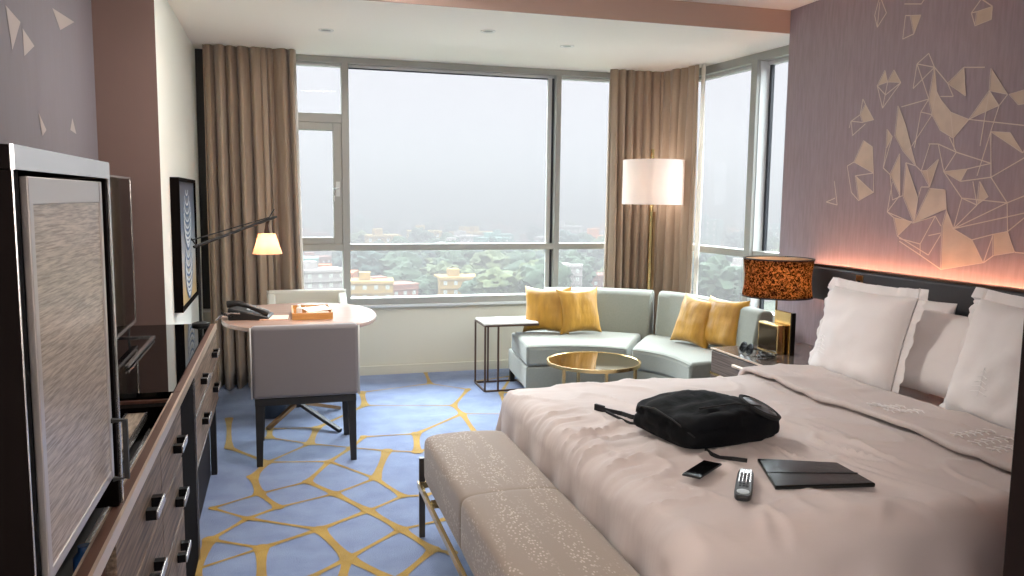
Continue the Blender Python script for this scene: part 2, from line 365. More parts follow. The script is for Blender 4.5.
W_ = [[(880.4, -4), (886.9, 13), (877.8, 27.4), (875.2, 15.6), (880.4, -4)], [(880.4, 2), (877.8, 27.4)], [(877.8, 86), (883, 108.2), (901.5, 82.4)], [(888.2, 82.1), (883, 108.2)], [(877.8, 86), (886, 95), (901.5, 82.4)],
      [(863.4, 99), (860.8, 114.7), (851.7, 121.2), (853, 135.6), (866, 123.8)], [(863.4, 99), (866, 104.3)], [(851.7, 121.2), (863.4, 122.5)], [(906, 15.6), (903.3, 39.1), (914.5, 33.9)], [(906, 15.6), (911, 15.6)],
      [(905, 4), (922, 4), (927, -4)], [(977.6, 11.7), (972, 13), (982, -1), (993.2, 6.5)], [(972, 13), (975.8, 26.1)], [(964.6, 67.3), (985.4, 67.3)], [(935.1, 67.3), (917.6, 63.9), (929.4, 53.4), (935.1, 67.3)],
      [(917.6, 63.9), (929.4, 99.1)], [(917.6, 63.9), (913.7, 88.6), (935.1, 67.3)], [(935.1, 67.3), (948.4, 83.4)], [(941.1, 96.5), (954, 96.5), (948.4, 83.4)], [(929.4, 99.1), (902, 106.9)], [(929.4, 99.1), (921.5, 112), (915, 148)],
      [(921.5, 112), (932.8, 114.7)], [(954.1, 138.2), (955, 150)], [(969.8, 119.4), (1030, 126)], [(990, 90.7), (980.7, 146)], [(999.8, 105.6), (991.4, 131.5)], [(1008.4, 94.4), (999.8, 105.6)], [(909.8, 150), (932.8, 114.7)],
      [(854.7, 162), (847.8, 166), (852, 192.5), (859.4, 200.8)], [(874.2, 173), (874.2, 192.5)], [(874.2, 173), (856.1, 175.8)], [(900, 241.2), (920.9, 255.1), (941.7, 269.6)], [(984, 262.9), (994, 255.7)], [(1015.4, 252.3), (1030, 253.7)],
      [(972.8, 239.8), (994, 234.3)], [(984, 262.9), (994, 234.3)], [(954.2, 228.7), (1007.9, 202.8)], [(954.2, 228.7), (1030, 212)], [(944.5, 171.7), (962.5, 198.1), (1007.9, 202.8)], [(944.5, 171.7), (939, 144), (957, 152.2), (991.7, 163.4), (991.7, 177.3), (961.2, 181.4)],
      [(957, 152.2), (944.5, 171.7)], [(957, 152.2), (950, 137)], [(991.7, 177.3), (1007.9, 202.8), (1030, 194)], [(991.7, 177.3), (1030, 155)], [(962.5, 198.1), (954.2, 228.7)], [(962.5, 198.1), (977.8, 205), (954.2, 228.7)], [(977.8, 205), (973.7, 181.4)],
      [(1007.9, 202.8), (1008.4, 231.5), (1030, 214)], [(991.7, 163.4), (991.7, 131.4), (977.8, 175.9)], [(968, 168.9), (991.7, 163.4)], [(929.2, 143.9), (939, 144)], [(922, 171), (930.6, 144)], [(913.9, 223.1), (936.1, 216.2), (941.7, 226)], [(936.1, 216.2), (920.9, 244)],
      [(900, 238.4), (920.9, 244), (920.9, 255.1)], [(929.2, 235.6), (941.7, 233)], [(929.2, 255.1), (941.7, 234.3)], [(894.4, 217.5), (888, 212), (893.1, 182)], [(898.3, 236.1), (929.2, 255.1)], [(890.8, 174.4), (893.1, 200), (903.6, 195.5)], [(886.9, 148.6), (884, 168), (890.8, 174.4)],
      [(893.1, 136.6), (884, 168)], [(900.6, 195.3), (888, 212), (913.9, 223.1)], [(918.7, 198.1), (922, 187), (930.6, 187)], [(916.6, 165.8), (922, 171)], [(916.6, 165.8), (906.7, 162.7)], [(945.9, 189.8), (947.3, 210.6)], [(835, 181), (838, 205), (827, 202), (836, 198)], [(850, 128), (851.7, 121.2)],
      [(1023.7, 153), (1040, 120), (1030, 88.5)], [(1046, 175), (1060, 190), (1050, 240), (1030, 253.7)], [(1062, 150), (1080, 230)], [(1030, 126), (1062, 150)], [(1048, 92), (1040, 120)]]
def wline(bm, X, a, b, off, w, mi):
    A = onx(*a, X); B = onx(*b, X); d = (B - A); d.x = 0
    if d.length < 1e-4: return
    n = V(0, -d.z, d.y).normalized() * w / 2
    bm.faces.new([bm.verts.new((X + off, q.y, q.z)) for q in (A + n, B + n, B - n, A - n)]).material_index = mi
k = 0
for pl in W_:
    for a, b in zip(pl, pl[1:]): wline(wr, XB, a, b, -.0035 - .00002 * k, .0055, 2); k += 1
for f in F:
    for a, b in zip(f, f[1:] + f[:1]): wline(wr, XB, a, b, -.0035 - .00002 * k, .0035, 2); k += 1
struct('wall_right', wr, [M_mauve, M_gold, M_line])
# window wall below the sill, side pieces
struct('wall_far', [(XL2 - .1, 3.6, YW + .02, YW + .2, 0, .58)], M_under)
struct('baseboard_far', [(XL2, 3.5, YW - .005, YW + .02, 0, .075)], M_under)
sg = NB(); box(sg, XL2, 3.6, YW - .015, YW + .3, .575, .6)
struct('trim_3', sg, M_alu_l, bevel=.004)
struct('wall_far_left', [(XL2 - .1, -.3, YW + .02, YW + .2, .6, ZS)], M_blackm)  # black colour stands in for the shadow gap beside the curtain

def xr(y): return XR0 + (YW - y) * (XR1 - XR0) / (YW - 4.76)
ar = math.atan2(XR1 - XR0, YW - 4.76)

# main window ------------------------------------------------
w1 = bpy.data.objects.new('window_1', None); COL.objects.link(w1); w1['kind'] = 'structure'
def fr(p0, p1, name='frame_bar', m=M_alu, parent=w1, bevel=.003):
    return obj(name, [(p0[0], p1[0], p0[1], p1[1], p0[2], p1[2])], m, parent, bevel=bevel)
YI, YG = YW, YW + .085
fr((-.35, YI, 2.565), (3.45, YG + .04, ZS))                       # head
fr((-.35, YG - .03, 2.545), (3.45, YG + .04, 2.565), m=M_alu_l)
fr((-.35, YI, .60), (3.45, YG + .04, .655))                       # bottom rail
fr((-.35, YI + .002, 1.055), (3.45, YG + .04, 1.108))             # transom
fr((.498, YI - .004, .655), (.556, YG + .04, 2.565), name='mullion')
fr((2.332, YI - .004, .655), (2.380, YG + .04, 2.565), name='mullion')
fr((3.35, YI - .004, .655), (3.43, YG + .04, 2.565), name='mullion')
fr((-.35, YI, .655), (-.30, YG + .04, 2.565), name='mullion')
fr((-.30, YI + .002, 2.093), (.498, YG + .04, 2.165))             # left bay upper transom
fr((2.318, YG - .03, .655), (2.332, YG + .005, 2.545), name='gasket', m=M_gasket, bevel=0)
fr((.556, YG - .01, 2.535), (2.318, YG + .0, 2.545), name='gasket', m=M_gasket, bevel=0)
fr((2.28, YG - .012, .655), (2.318, YG + .01, 2.545), name='frame_bar', m=M_alu_l, bevel=0)
# opening sash in the left bay
sa = obj('sash', [(-.30, -.23, YI + .012, YG, 1.108, 2.093), (.428, .498, YI + .012, YG, 1.108, 2.093), (-.23, .428, YI + .012, YG, 1.108, 1.165), (-.23, .428, YI + .012, YG, 2.03, 2.093)], M_alu, w1, bevel=.004)
hb = NB(); box(hb, .448, .478, YI - .012, YI + .014, 1.50, 1.62); tube(hb, [(.463, YI - .015, 1.57), (.463, YI - .05, 1.57), (.43, YI - .055, 1.56), (.425, YI - .055, 1.50), (.425, YI - .052, 1.46)], .009)
obj('handle', hb, M_alu_l, sa)
for x0, x1, z0, z1 in ((-.30, .498, 2.165, 2.565), (-.23, .428, 1.165, 2.03), (-.30, .498, .655, 1.055), (.556, 2.318, 1.108, 2.545), (.556, 2.318, .655, 1.055), (2.38, 3.35, 1.108, 2.545), (2.38, 3.35, .655, 1.055)):
    obj('pane', [(x0 - .002, x1 + .002, YG + .01, YG + .02, z0 - .002, z1 + .002)], M_glass, w1)
# right window -----------------------------------------------
w2 = bpy.data.objects.new('window_2', None); COL.objects.link(w2); w2['kind'] = 'structure'
w2.location = (XR0, YW, 0); w2.rotation_euler = (0, 0, ar)
# local: x runs out of the room, y = towards -Y (negative local y toward the viewer)
def fr2(y0, y1, x0, x1, z0, z1, name='frame_bar', m=M_alu, bevel=.003):
    return obj(name, [(x0, x1, -y1, -y0, z0, z1)], m, w2, world=False, bevel=bevel)
LR = 3.2
fr2(0, LR, 0, .12, 2.55, ZS); fr2(0, LR, .07, .12, 2.525, 2.55, m=M_alu_l)
fr2(0, LR, 0, .12, .60, .655); fr2(0, LR, 0, .12, 1.062, 1.118)
fr2(0, .05, 0, .12, .655, 2.55, 'mullion')
ym = 1.235
fr2(ym, ym + .07, -.03, .12, .6, 2.56, 'mullion'); fr2(ym + .07, ym + .075, .0, .1, .66, 2.55, 'mullion_side', m=M_alu_l)
fr2(ym + .075, ym + .10, .085, .11, .66, 2.55, 'gasket', m=M_gasket, bevel=0)
fr2(2.45, 2.52, -.0, .12, .6, 2.55, 'mullion')
for y0, y1 in ((.05, ym), (ym + .1, 2.45), (2.52, 3.2)):
    for z0, z1 in ((.655, 1.062), (1.118, 2.53)):
        fr2(y0, y1, .1, .11, z0, z1, 'pane', M_glass, 0)
struct('wall_right_far', [(-0.0, .2, -3.3, .1, 0, .6)], M_cream, parent=None).location = (0, 0, 0)
wrf = bpy.data.objects['wall_right_far']; wrf.location = (XR0, YW, 0); wrf.rotation_euler = (0, 0, ar)
struct('wall_right_end', [(XB + .16, 3.9, 3.3, 3.4, 0, ZC)], M_cream)
# dark closet edge at the right of the view
dc = NB(); box(dc, 1.100, 1.16, .90, .955, 0, ZC - .01)
struct('trim_4', dc, M_dkwood, bevel=.003, label='dark wood edge of the entry partition at the right')
struct('wall_entry', [(1.16, XB, .90, .955, 0, ZC)], M_brown)

# ceiling spots
for k, (x, y) in enumerate(((488, 31), (567, 46), (326, 30))):
    p = onz(x, y, ZS)
    t = thing('ceiling_spotlight', ('small recessed spotlight in the lower ceiling above the middle of the big window', 'small recessed spotlight in the lower ceiling nearest the curtained corner', 'small recessed spotlight in the lower ceiling nearest the left curtain')[k], 'light', (p.x, p.y, ZS), 0, 'recessed spotlights in the lower ceiling')
    b = NB(); lathe(b, (p.x, p.y, ZS), [(.052, 0), (.05, -.006), (.036, -.004), (.034, 0)], 28); obj('trim_ring', b, M_white, t)
    b = NB(); lathe(b, (p.x, p.y, ZS), [(.034, -.001), (.02, -.0035), (0, -.004)], 24); obj('lens', b, M_alu, t)

# ------------------------------------------------------------------ curtains
def curtain(path, z0, z1, n, amp, name, label, flare=0, seed=1):
    """path: two or more plan points, n pleats of uneven width"""
    rd = random.Random(seed); P = [Vector(p) for p in path]
    segl = [(b - a).length for a, b in zip(P, P[1:])]; L = sum(segl)
    ws = [rd.uniform(.45, 1.75) for _ in range(n)]; tot = sum(ws); cum = [0]
    for w in ws: cum.append(cum[-1] + w / tot)
    am = [rd.uniform(.5, 1.3) for _ in range(n)]
    NS, NZ = n * 12, 14
    def at(s):
        d = s * L
        for a, b, l in zip(P, P[1:], segl):
            if d <= l or b is P[-1]:
                t = d / l; dr = (b - a).normalized(); return a.lerp(b, t), V(-dr.y, dr.x)
            d -= l
    bm = NB()
    def f(i, j):
        s = i / (NS - 1); k = max(q for q in range(n) if cum[q] <= s + 1e-9)
        u = (s - cum[k]) / (cum[k + 1] - cum[k]); zt = j / (NZ - 1)
        c, nn = at(s)
        a = amp * am[k] * (.30 + .70 * (1 - zt) ** .45)
        wv = math.sin(2 * PI * u); wv = math.copysign(abs(wv) ** .75, wv)
        ph = .006 * math.sin(9 * zt + k * 2.1)
        q = c + nn * (a * (wv + .25 * math.sin(4 * PI * u + k)) + ph)
        dr = V(nn.y, -nn.x)
        q += dr * (flare * (1 - zt) * s + .010 * math.cos(2 * PI * u) * am[k])
        return (q.x, q.y, z0 + (z1 - z0) * zt)
    grid(bm, NS, NZ, f)
    return bm
t = thing('curtain', 'long taupe pleated curtain drawn to the left of the big window, behind the desk', 'curtain', (-.2, 6.55, 0), 0, 'taupe floor-length curtains')
obj('curtain_panel', curtain([(-.53, 6.50), (.13, 6.50)], .015, ZS - .004, 9, .085, '', '', .045, 3), M_curt, t, solid=.004)
t = thing('curtain', 'taupe pleated curtain hanging right of the big window, behind the tall floor lamp', 'curtain', (3.0, 6.55, 0), 0, 'taupe floor-length curtains')
obj('curtain_panel', curtain([(2.745, 6.52), (3.29, 6.50)], .015, ZS - .004, 8, .06, '', '', 0, 5), M_curt, t, solid=.004)
t = thing('curtain', 'taupe pleated curtain at the left of the side window, in the corner', 'curtain', (3.33, 6.3, 0), 0, 'taupe floor-length curtains')
obj('curtain_panel', curtain([(3.235, 6.52), (3.345, 6.06)], .015, ZS - .004, 5, .045, '', '', 0, 8), M_curt, t, solid=.004)
b = curtain([(3.352, 6.045), (3.362, 5.99)], .015, ZS - .004, 2, .012, '', '', 0, 9)
tag(obj('sheer_curtain', b, shade_mat('sheer_white', rgb(235, 230, 222), rgb(235, 232, 226), .4), solid=.002), 'narrow white sheer curtain edge beside the side window glass', 'curtain')

# ------------------------------------------------------------------ outside: hazy city far below
ZG = -34
M_ground = mat('city_ground', rgb(74, 80, 62), .9, grain=(rgb(56, 66, 46), (.02, .02, .02), .9))
gb = NB(); box(gb, -3500, 7000, 60, 6500, ZG - 1, ZG)
struct('ground', gb, M_ground)
treem = [mat('tree_green_%s' % n_, c, .9, grain=(c2, (.5, .5, .5), .9)) for n_, c, c2 in (('a', rgb(50, 66, 44), rgb(30, 44, 28)), ('b', rgb(78, 84, 50), rgb(46, 58, 32)), ('c', rgb(42, 60, 52), rgb(26, 40, 32)))]
M_trunk = mat('tree_bark', rgb(90, 74, 60), .9)
def crown(seed, m):
    bm = NB(); bmesh.ops.create_icosphere(bm, subdivisions=4, radius=1)
    off = V(seed * 7.3, seed * 3.1, 0)
    for v in bm.verts:
        d = v.co.normalized()
        r = 1 + .45 * noise.noise(d * 1.6 + off) + .28 * noise.noise(d * 4 + off) + .16 * noise.noise(d * 9 + off)
        v.co = V(d.x * r * 4.4, d.y * r * 4.4, d.z * r * 3.6 + 6.2)
    return bm
protos = []
for s in range(4):
    t = thing('tree', '', 'tree'); obj('crown', crown(s + 1, None), treem[s % 3], t, world=False, smooth=True)
    b = NB(); tube(b, [(0, 0, 0), (.1, 0, 2), (0, .1, 4.5)], [.45, .35, .25], 7); obj('trunk', b, M_trunk, t, world=False)
    protos.append(t)
TL = ['dark hazy tree in the treetops far below the windows', 'pale yellow-green hazy tree in the treetops far below the windows', 'blue-green hazy tree in the treetops far below the windows']
rd = random.Random(11); n_t = 0
clusters = [(math.radians(a), d) for a, d in ((6.5, 330), (8, 300), (9.5, 350), (11, 310), (13, 360), (14.5, 300), (16, 330), (17.5, 300), (20, 340), (23, 380), (26, 330), (29, 370), (31.5, 320), (34, 350))]
pos = []
for k in range(230):
    if k < 150:
        a, d = clusters[k % len(clusters)]; a += rd.gauss(0, .018); d *= rd.uniform(.82, 1.25)
    else:
        a = math.radians(rd.uniform(.5, 37)); d = rd.uniform(380, 1000)
    pos.append((math.sin(a) * d, math.cos(a) * d))
for k, (x, y) in enumerate(pos):
    q = k % 4
    o = protos[q] if k < 4 else copy_tree(protos[q])
    sc = rd.uniform(.8, 1.7); o.location = (x, y, ZG); o.rotation_euler = (0, 0, rd.uniform(0, 6)); o.scale = (sc, sc, sc * rd.uniform(.8, 1.1))
    o['label'] = TL[q % 3]; o['group'] = ('dark trees outside', 'yellow-green trees outside', 'blue-green trees outside')[q % 3]
# town houses: box blocks with parapets, stair heads and window rows
def house(cm, w, d, h, seed):
    r_ = random.Random(seed); t = thing('town_house', '', 'building')
    b = NB(); box(b, -w / 2, w / 2, -d / 2, d / 2, 0, h)
    box(b, -w / 2 - .2, w / 2 + .2, -d / 2 - .2, d / 2 + .2, h, h + .6)
    box(b, -w / 4, 0, -d / 4, d / 6, h + .6, h + 3)
    fl_ = int(h // 3)
    for f in range(fl_):
        z = f * 3 + 1
        box(b, -w / 2 - .15, w / 2 + .15, -d / 2 - .5, -d / 2, f * 3 + 2.8, f * 3 + 3)
        nw = int(w // 3)
        for q in range(nw):
            x = -w / 2 + (q + .5) * w / nw
            box(b, x - .6, x + .6, -d / 2 - .04, -d / 2, z, z + 1.3, 1)
    obj('block', b, [cm, M_alu], t, world=False); return t
HC = [('pale yellow', rgb(140, 112, 62)), ('white', rgb(130, 122, 118)), ('terracotta pink', rgb(124, 80, 68)), ('pale mint', rgb(84, 112, 104)), ('orange', rgb(150, 88, 48))]
hp = []
for k, (nm, c) in enumerate(HC):
    m = mat('plaster_' + nm.replace(' ', '_'), c, .85)
    hp.append(house(m, 14 + 3 * (k % 3), 11, (9, 12, 7, 15, 9)[k], k))
spots_ = [(1.0, 270, 3, 0), (2.3, 262, 1, .3), (3.4, 285, 4, -.2), (4.6, 272, 2, .2), (6.1, 255, 0, 0), (7.0, 262, 2, .5), (12.3, 268, 0, .2), (19.5, 285, 1, 0), (21.5, 300, 2, .4), (32.5, 300, 1, .3)]
for k in range(120):
    if k < len(spots_): a, d, q, rz = spots_[k]; a = math.radians(a)
    else: a = math.radians(rd.uniform(.3, 37)); d = 380 + 1500 * rd.random() ** 1.5; q = rd.choice((0, 1, 1, 1, 2, 2, 3, 4)); rz = rd.uniform(-.7, .7)
    first = not hp[q].get('used')
    o = hp[q] if first else copy_tree(hp[q]); hp[q]['used'] = 1
    o.location = (math.sin(a) * d, math.cos(a) * d, ZG); o.rotation_euler = (0, 0, -a + rz)
    sc = 1 if k < 10 else rd.uniform(.8, 1.6); o.scale = (sc, sc, sc)
    o['label'] = HC[q][0] + ' flat-roofed town house in the hazy city outside'; o['group'] = HC[q][0] + ' houses in the city outside'
for o in list(S.objects):
    if o.name.startswith('town_house') and 'used' in o: del o['used']
# far skyline too small to count
b = NB()
for k in range(700):
    a = math.radians(rd.uniform(-2, 39)); d = rd.uniform(900, 2600); w = rd.uniform(12, 40); h = rd.uniform(6, 20) + (rd.random() < .04) * rd.uniform(10, 30)
    x, y = math.sin(a) * d, math.cos(a) * d
    if k % 3: box(b, x - w / 2, x + w / 2, y - 8, y + 8, ZG, ZG + h, k % 2)
    else:
        bmesh.ops.create_icosphere(b, subdivisions=2, radius=1, matrix=Matrix.Translation((x, y, ZG + 2)) @ Matrix.Diagonal((w * .8, w * .6, h * .7, 1)))
        for f in b.faces[-80:]: f.material_index = 2
tag(obj('distant_city', b, [bpy.data.materials['plaster_white'], bpy.data.materials['plaster_terracotta_pink'], treem[2]], kind='stuff'), 'faint blocks and treetops of the far city fading into haze', 'city')
# haze
hz = bpy.data.materials.new('haze'); hz.use_nodes = True; nt = hz.node_tree
nt.nodes.remove(nt.nodes['Principled BSDF']); vs = nt.nodes.new('ShaderNodeVolumeScatter')
HD = .0052; AL = .142
vs.inputs['Color'].default_value = (1, .92, .93, 1); vs.inputs['Density'].default_value = HD * AL
va = nt.nodes.new('ShaderNodeVolumeAbsorption'); va.inputs['Color'].default_value = (0, 0, 0, 1); va.inputs['Density'].default_value = HD * (1 - AL)
ad = nt.nodes.new('ShaderNodeAddShader'); nt.links.new(vs.outputs[0], ad.inputs[0]); nt.links.new(va.outputs[0], ad.inputs[1])
nt.links.new(ad.outputs[0], nt.nodes['Material Output'].inputs['Volume'])
b = NB(); box(b, -3400, 6900, 90, 6400, ZG - .5, 42)
o = tag(obj('haze', b, hz, kind='stuff'), 'thick pale haze over the city outside', 'haze')

# world: milky sky, brighter overhead
w = bpy.data.worlds.new('world'); S.world = w; w.use_nodes = True; nt = w.node_tree
bg = nt.nodes['Background']; tc = nt.nodes.new('ShaderNodeTexCoord'); sp = nt.nodes.new('ShaderNodeSeparateXYZ')
cr = nt.nodes.new('ShaderNodeValToRGB'); e = cr.color_ramp.elements
SKYZ = 9.6
e[0].position = .0; e[0].color = (.262 / SKYZ, .258 / SKYZ, .288 / SKYZ, 1)
e[1].position = .44; e[1].color = (.86, .94, 1, 1)
q = e.new(.10); q.color = (.305 / SKYZ, .29 / SKYZ, .32 / SKYZ, 1)
q = e.new(.27); q.color = (.345 / SKYZ, .335 / SKYZ, .35 / SKYZ, 1)
nt.links.new(tc.outputs['Generated'], sp.inputs[0]); nt.links.new(sp.outputs['Z'], cr.inputs[0])
nt.links.new(cr.outputs[0], bg.inputs[0]); bg.inputs[1].default_value = SKYZ

def portal(loc, sx, sy, rot):
    l = bpy.data.lights.new('daylight_portal', 'AREA'); l.shape = 'RECTANGLE'; l.size = sx; l.size_y = sy; l.cycles.is_portal = True
    o = bpy.data.objects.new('daylight_portal', l); COL.objects.link(o); o.location = loc; o.rotation_euler = rot
portal((1.5, YG + .06, 1.6), 3.8, 2.0, (-PI / 2, 0, 0))
portal((3.60, 5.2, 1.6), 3.2, 2.0, (PI / 2, 0, PI / 2 + ar))
# ------------------------------------------------------------------ long sideboard on the left
XF = -.346; ZT = .80
def handle(cb, y, z, L=.13):
    """pull: pale bar carried by two black blocks"""
    h = NB(); box(h, XF + .026, XF + .032, y - L / 2, y + L / 2, z - .012, z + .012)
    o = obj('handle', h, M_silver, cb, bevel=.002)
    for s in (-1, 1):
        obj('handle_post', [(XF + .001, XF + .026, y + s * (L / 2 - .018) - .013, y + s * (L / 2 - .018) + .013, z - .013, z + .013)], M_black, o)
    return o
# far section: raised drawers under black glass
t = thing('sideboard', 'long sideboard section with black glass top and four drawers, beside the round desk', 'sideboard', (-.6, 4.0, 0))
obj('case', [(XL1 + .005, XF - .02, 3.40, YC - .01, .37, ZT - .03), (XL1 + .005, XL1 + .35, 3.40, YC - .01, .02, .37), (XL1 + .05, XF - .035, 3.41, 4.42, .015, .37)], M_dkwood, t)
obj('front_rail', [(XF - .030, XF, 3.02, YC - .005, ZT - .028, ZT)], M_brnwood, t, bevel=.002)
obj('edge_strip', [(XF - .006, XF + .002, 3.02, YC - .005, ZT - .03, ZT + .001)], M_cream_edge, t)
obj('glass_top', [(XL1 + .003, XF - .031, 3.02, YC - .004, ZT - .02, ZT + .002)], M_glassblk, t, label='black mirror-like glass top')
for (y0, y1) in ((3.41, 4.0), (4.005, YC - .01)):
    for (z0, z1, zh) in ((.595, .768, .69), (.385, .588, .51)):
        d = obj('drawer', [(XF - .02, XF, y0, y1, z0, z1)], M_greywood, t, bevel=.002)
        obj('edge_strip', [(XF - .002, XF + .003, y0, y1, z0, z0 + .006)], M_silver, d)
        handle(d, (y0 + y1) / 2 + .02, zh)
for y in (4.47, 3.44): obj('leg', [(XF - .035, XF - .005, y - .02, y + .02, 0, .385)], M_blackm, t, bevel=.003)
# near section: drawer chest with an open tray compartment and a black end post
t = thing('sideboard', 'nearer sideboard section with an open tray compartment above six drawers', 'sideboard', (-.6, 2.4, 0))
YA, YM, YP, YE = 1.785, 2.445, 2.94, 3.395
obj('tray_floor', [(XL1 + .021, XF - .031, YA, 2.999, .665, .668)], M_blackm, t)
obj('case', [(XL1 + .005, XF - .022, YA, YP, .03, .665), (XL1 + .005, XL1 + .02, YA, 3.02, .665, ZT), (XL1 + .005, XF - .03, 3.0, 3.018, .665, ZT - .022), (XF - .030, XF - .022, YA, 3.0, .66, .772)], M_brnwood, t)
obj('end_post', [(XL1 + .02, XF - .004, YP + .005, YE, .0, .768)], M_side, t, label='black end post')
obj('edge_strip', [(XF - .003, XF + .004, YE - .008, YE, 0, .768)], M_silver, t)
obj('front_rail', [(XF - .030, XF, .98, 3.018, ZT - .028, ZT)], M_brnwood, t, bevel=.002)
obj('edge_strip', [(XF - .006, XF + .002, .98, 3.018, ZT - .03, ZT + .002)], M_cream_edge, t)
obj('edge_strip', [(XF - .034, XF - .030, .98, 3.0, ZT - .02, ZT + .001)], M_cream_edge, t)
for (y0, y1) in ((YA, YM - .002), (YM + .002, YP)):
    for (z0, z1, zh) in ((.592, .77, .68), (.40, .586, .50), (.05, .394, .31)):
        d = obj('drawer', [(XF - .022, XF, y0, y1, z0, z1)], M_greywood, t, bevel=.002)
        handle(d, (y0 + y1) / 2 + (.08 if y0 > 2 else .10), zh)
obj('tray_board', [(-.515, -.455, 1.97, 2.985, .735, .75)], M_tambour, t, bevel=.002, label='grey textured tray board with pale edges')
obj('edge_strip', [(-.458, -.452, 1.97, 2.985, .73, .753), (-.522, -.514, 1.97, 2.985, .73, .753)], M_silver, t)
obj('tray_board', [(-.447, -.405, 1.97, 2.93, .69, .70)], M_silver, t, label='polished lower tray strip')
b = NB(); pr_ = [(-.445, 2.985), (-.415, 2.985), (-.43, 2.955)]
vs_ = [b.verts.new((x, y, .7125)) for x, y in pr_]; b.faces.new(vs_); vs2 = [b.verts.new((x, y, .75)) for x, y in pr_]; b.faces.new(vs2)
for i in range(3): b.faces.new((vs_[i], vs_[(i + 1) % 3], vs2[(i + 1) % 3], vs2[i]))
tag(obj('tent_card', b, M_paper), 'small white triangular card in the far corner of the open tray', 'card')
b = NB(); lathe(b, (-.60, 2.62, .666), [(.028, 0), (.034, .02), (.045, .09), (.043, .09), (.032, .02), (0, .012)], 32)
c_ = tag(obj('coffee_cup', b, M_white), 'white cup standing in the open sideboard tray behind the cupboard door', 'cup')
# near section: low open niche under the tall cupboard
t = thing('sideboard', 'nearest sideboard section with an open black niche, under the tall cupboard', 'sideboard', (-.6, 1.4, 0))
obj('case', [(XL1 + .005, XF - .02, .98, 1.0, .0, .665), (XL1 + .005, XF - .02, 1.76, 1.78, .0, .665), (XL1 + .005, XF - .02, .98, 1.78, .0, .06), (XL1 + .005, XF - .3, 1.0, 1.76, .06, .665)], M_black, t)
obj('top_board', [(XL1 + .005, XF - .068, .98, 1.78, .655, .67)], M_black, t)

# tall cupboard on top
XQ = -.36; YQ0, YQ1, ZQ = 1.285, 1.945, 1.568
t = thing('cupboard', 'tall dark cupboard with a grey louvred door in the left foreground', 'cupboard', (-.6, 1.6, .67))
obj('side_panel', [(XL1 + .01, XQ, YQ0, YQ0 + .03, .801, ZQ - .036)], M_side, t, bevel=.002)
obj('side_panel', [(XL1 + .01, XQ, YQ1 - .035, YQ1, .801, ZQ - .036)], M_side, t, bevel=.002)
obj('top_panel', [(XL1 + .01, XQ - .001, YQ0, YQ1, ZQ - .035, ZQ)], M_side, t, bevel=.002)
obj('edge_strip', [(XQ - .001, XQ + .004, YQ0, YQ1, ZQ - .035, ZQ)], M_silver, t)
obj('edge_strip', [(XQ - .001, XQ + .004, YQ1 - .012, YQ1, .80, ZQ - .035)], M_silver, t)
obj('edge_strip', [(XQ - .001, XQ + .001, YQ0 + .001, YQ0 + .004, .80, ZQ - .035)], M_silver, t)
obj('divider_panel', [(XL1 + .02, XQ - .035, YQ0 + .03, YQ0 + .05, .801, ZQ - .04), (XL1 + .012, XL1 + .02, YQ0 + .03, YQ1 - .03, .672, 1.50)], M_black, t)
obj('shelf', [(XL1 + .02, XQ - .05, YQ0 + .05, YQ1 - .04, 1.18, 1.2)], M_dkwood, t)
d = obj('door', [(XQ - .012, XQ - .002, 1.375, 1.852, .902, 1.507)], M_tambour, t, bevel=.003, label='door faced in grey horizontal-grained slats')
obj('door_frame', [(XQ - .011, XQ + .001, 1.355, 1.377, .885, 1.525), (XQ - .011, XQ + .001, 1.850, 1.872, .885, 1.525), (XQ - .011, XQ, 1.377, 1.850, .885, .905), (XQ - .011, XQ, 1.377, 1.850, 1.482, 1.525)], mat('satin_grey_frame', rgb(190, 182, 178), .3, metal=.5), d, bevel=.002)
hb = NB(); yh = 1.862
tube(hb, [(XQ, yh, 1.012), (XQ + .028, yh, 1.012), (XQ + .028, yh, .882), (XQ, yh, .882)], .005, flat=(.012, .010))
obj('handle', hb, M_blackm, d, label='black metal D-shaped pull')
# blue-lidded bottle-like object in the niche below the door
b = NB(); lathe(b, (-.42, 1.84, .672), [(.02, 0), (.022, .01), (.022, .05), (.012, .062), (.012, .075), (0, .075)], 24)
tag(obj('small_bottle', b, mat('blue_bottle', rgb(40, 80, 130), .2)), 'small blue bottle in the dark gap under the cupboard door', 'bottle')

# television behind the cupboard
t = thing('television', 'large flat black television standing on the sideboard behind the tall cupboard', 'television', (-.71, 3.7, ZT))
obj('screen', [(-.722, -.703, 3.06, 4.33, .875, 1.575)], M_screen, t, bevel=.002)
obj('bezel', [(-.726, -.700, 3.05, 4.34, .862, .878), (-.726, -.700, 3.05, 4.34, 1.572, 1.582), (-.726, -.700, 4.328, 4.34, .862, 1.582), (-.726, -.7, 3.05, 3.06, .862, 1.582)], M_silver, t)
obj('back_cover', [(-.77, -.722, 3.3, 4.1, .95, 1.45)], M_blackm, t, bevel=.01)
b = NB(); 
for y in (3.25, 4.22): tube(b, [(-.82, y, .806), (-.60, y, .806)], .007, flat=(.010, .008)); tube(b, [(-.72, y, .806), (-.715, y, .865)], .007, flat=(.012, .010))
obj('stand_foot', b, M_silver, t)
b = NB(); tube(b, [(-.60, 3.45, .812), (-.60, 4.15, .812)], .008, flat=(.014, .010)); o = tag(obj('silver_bar', b, M_silver), 'slim silver bar lying on the black glass in front of the television', 'bar')
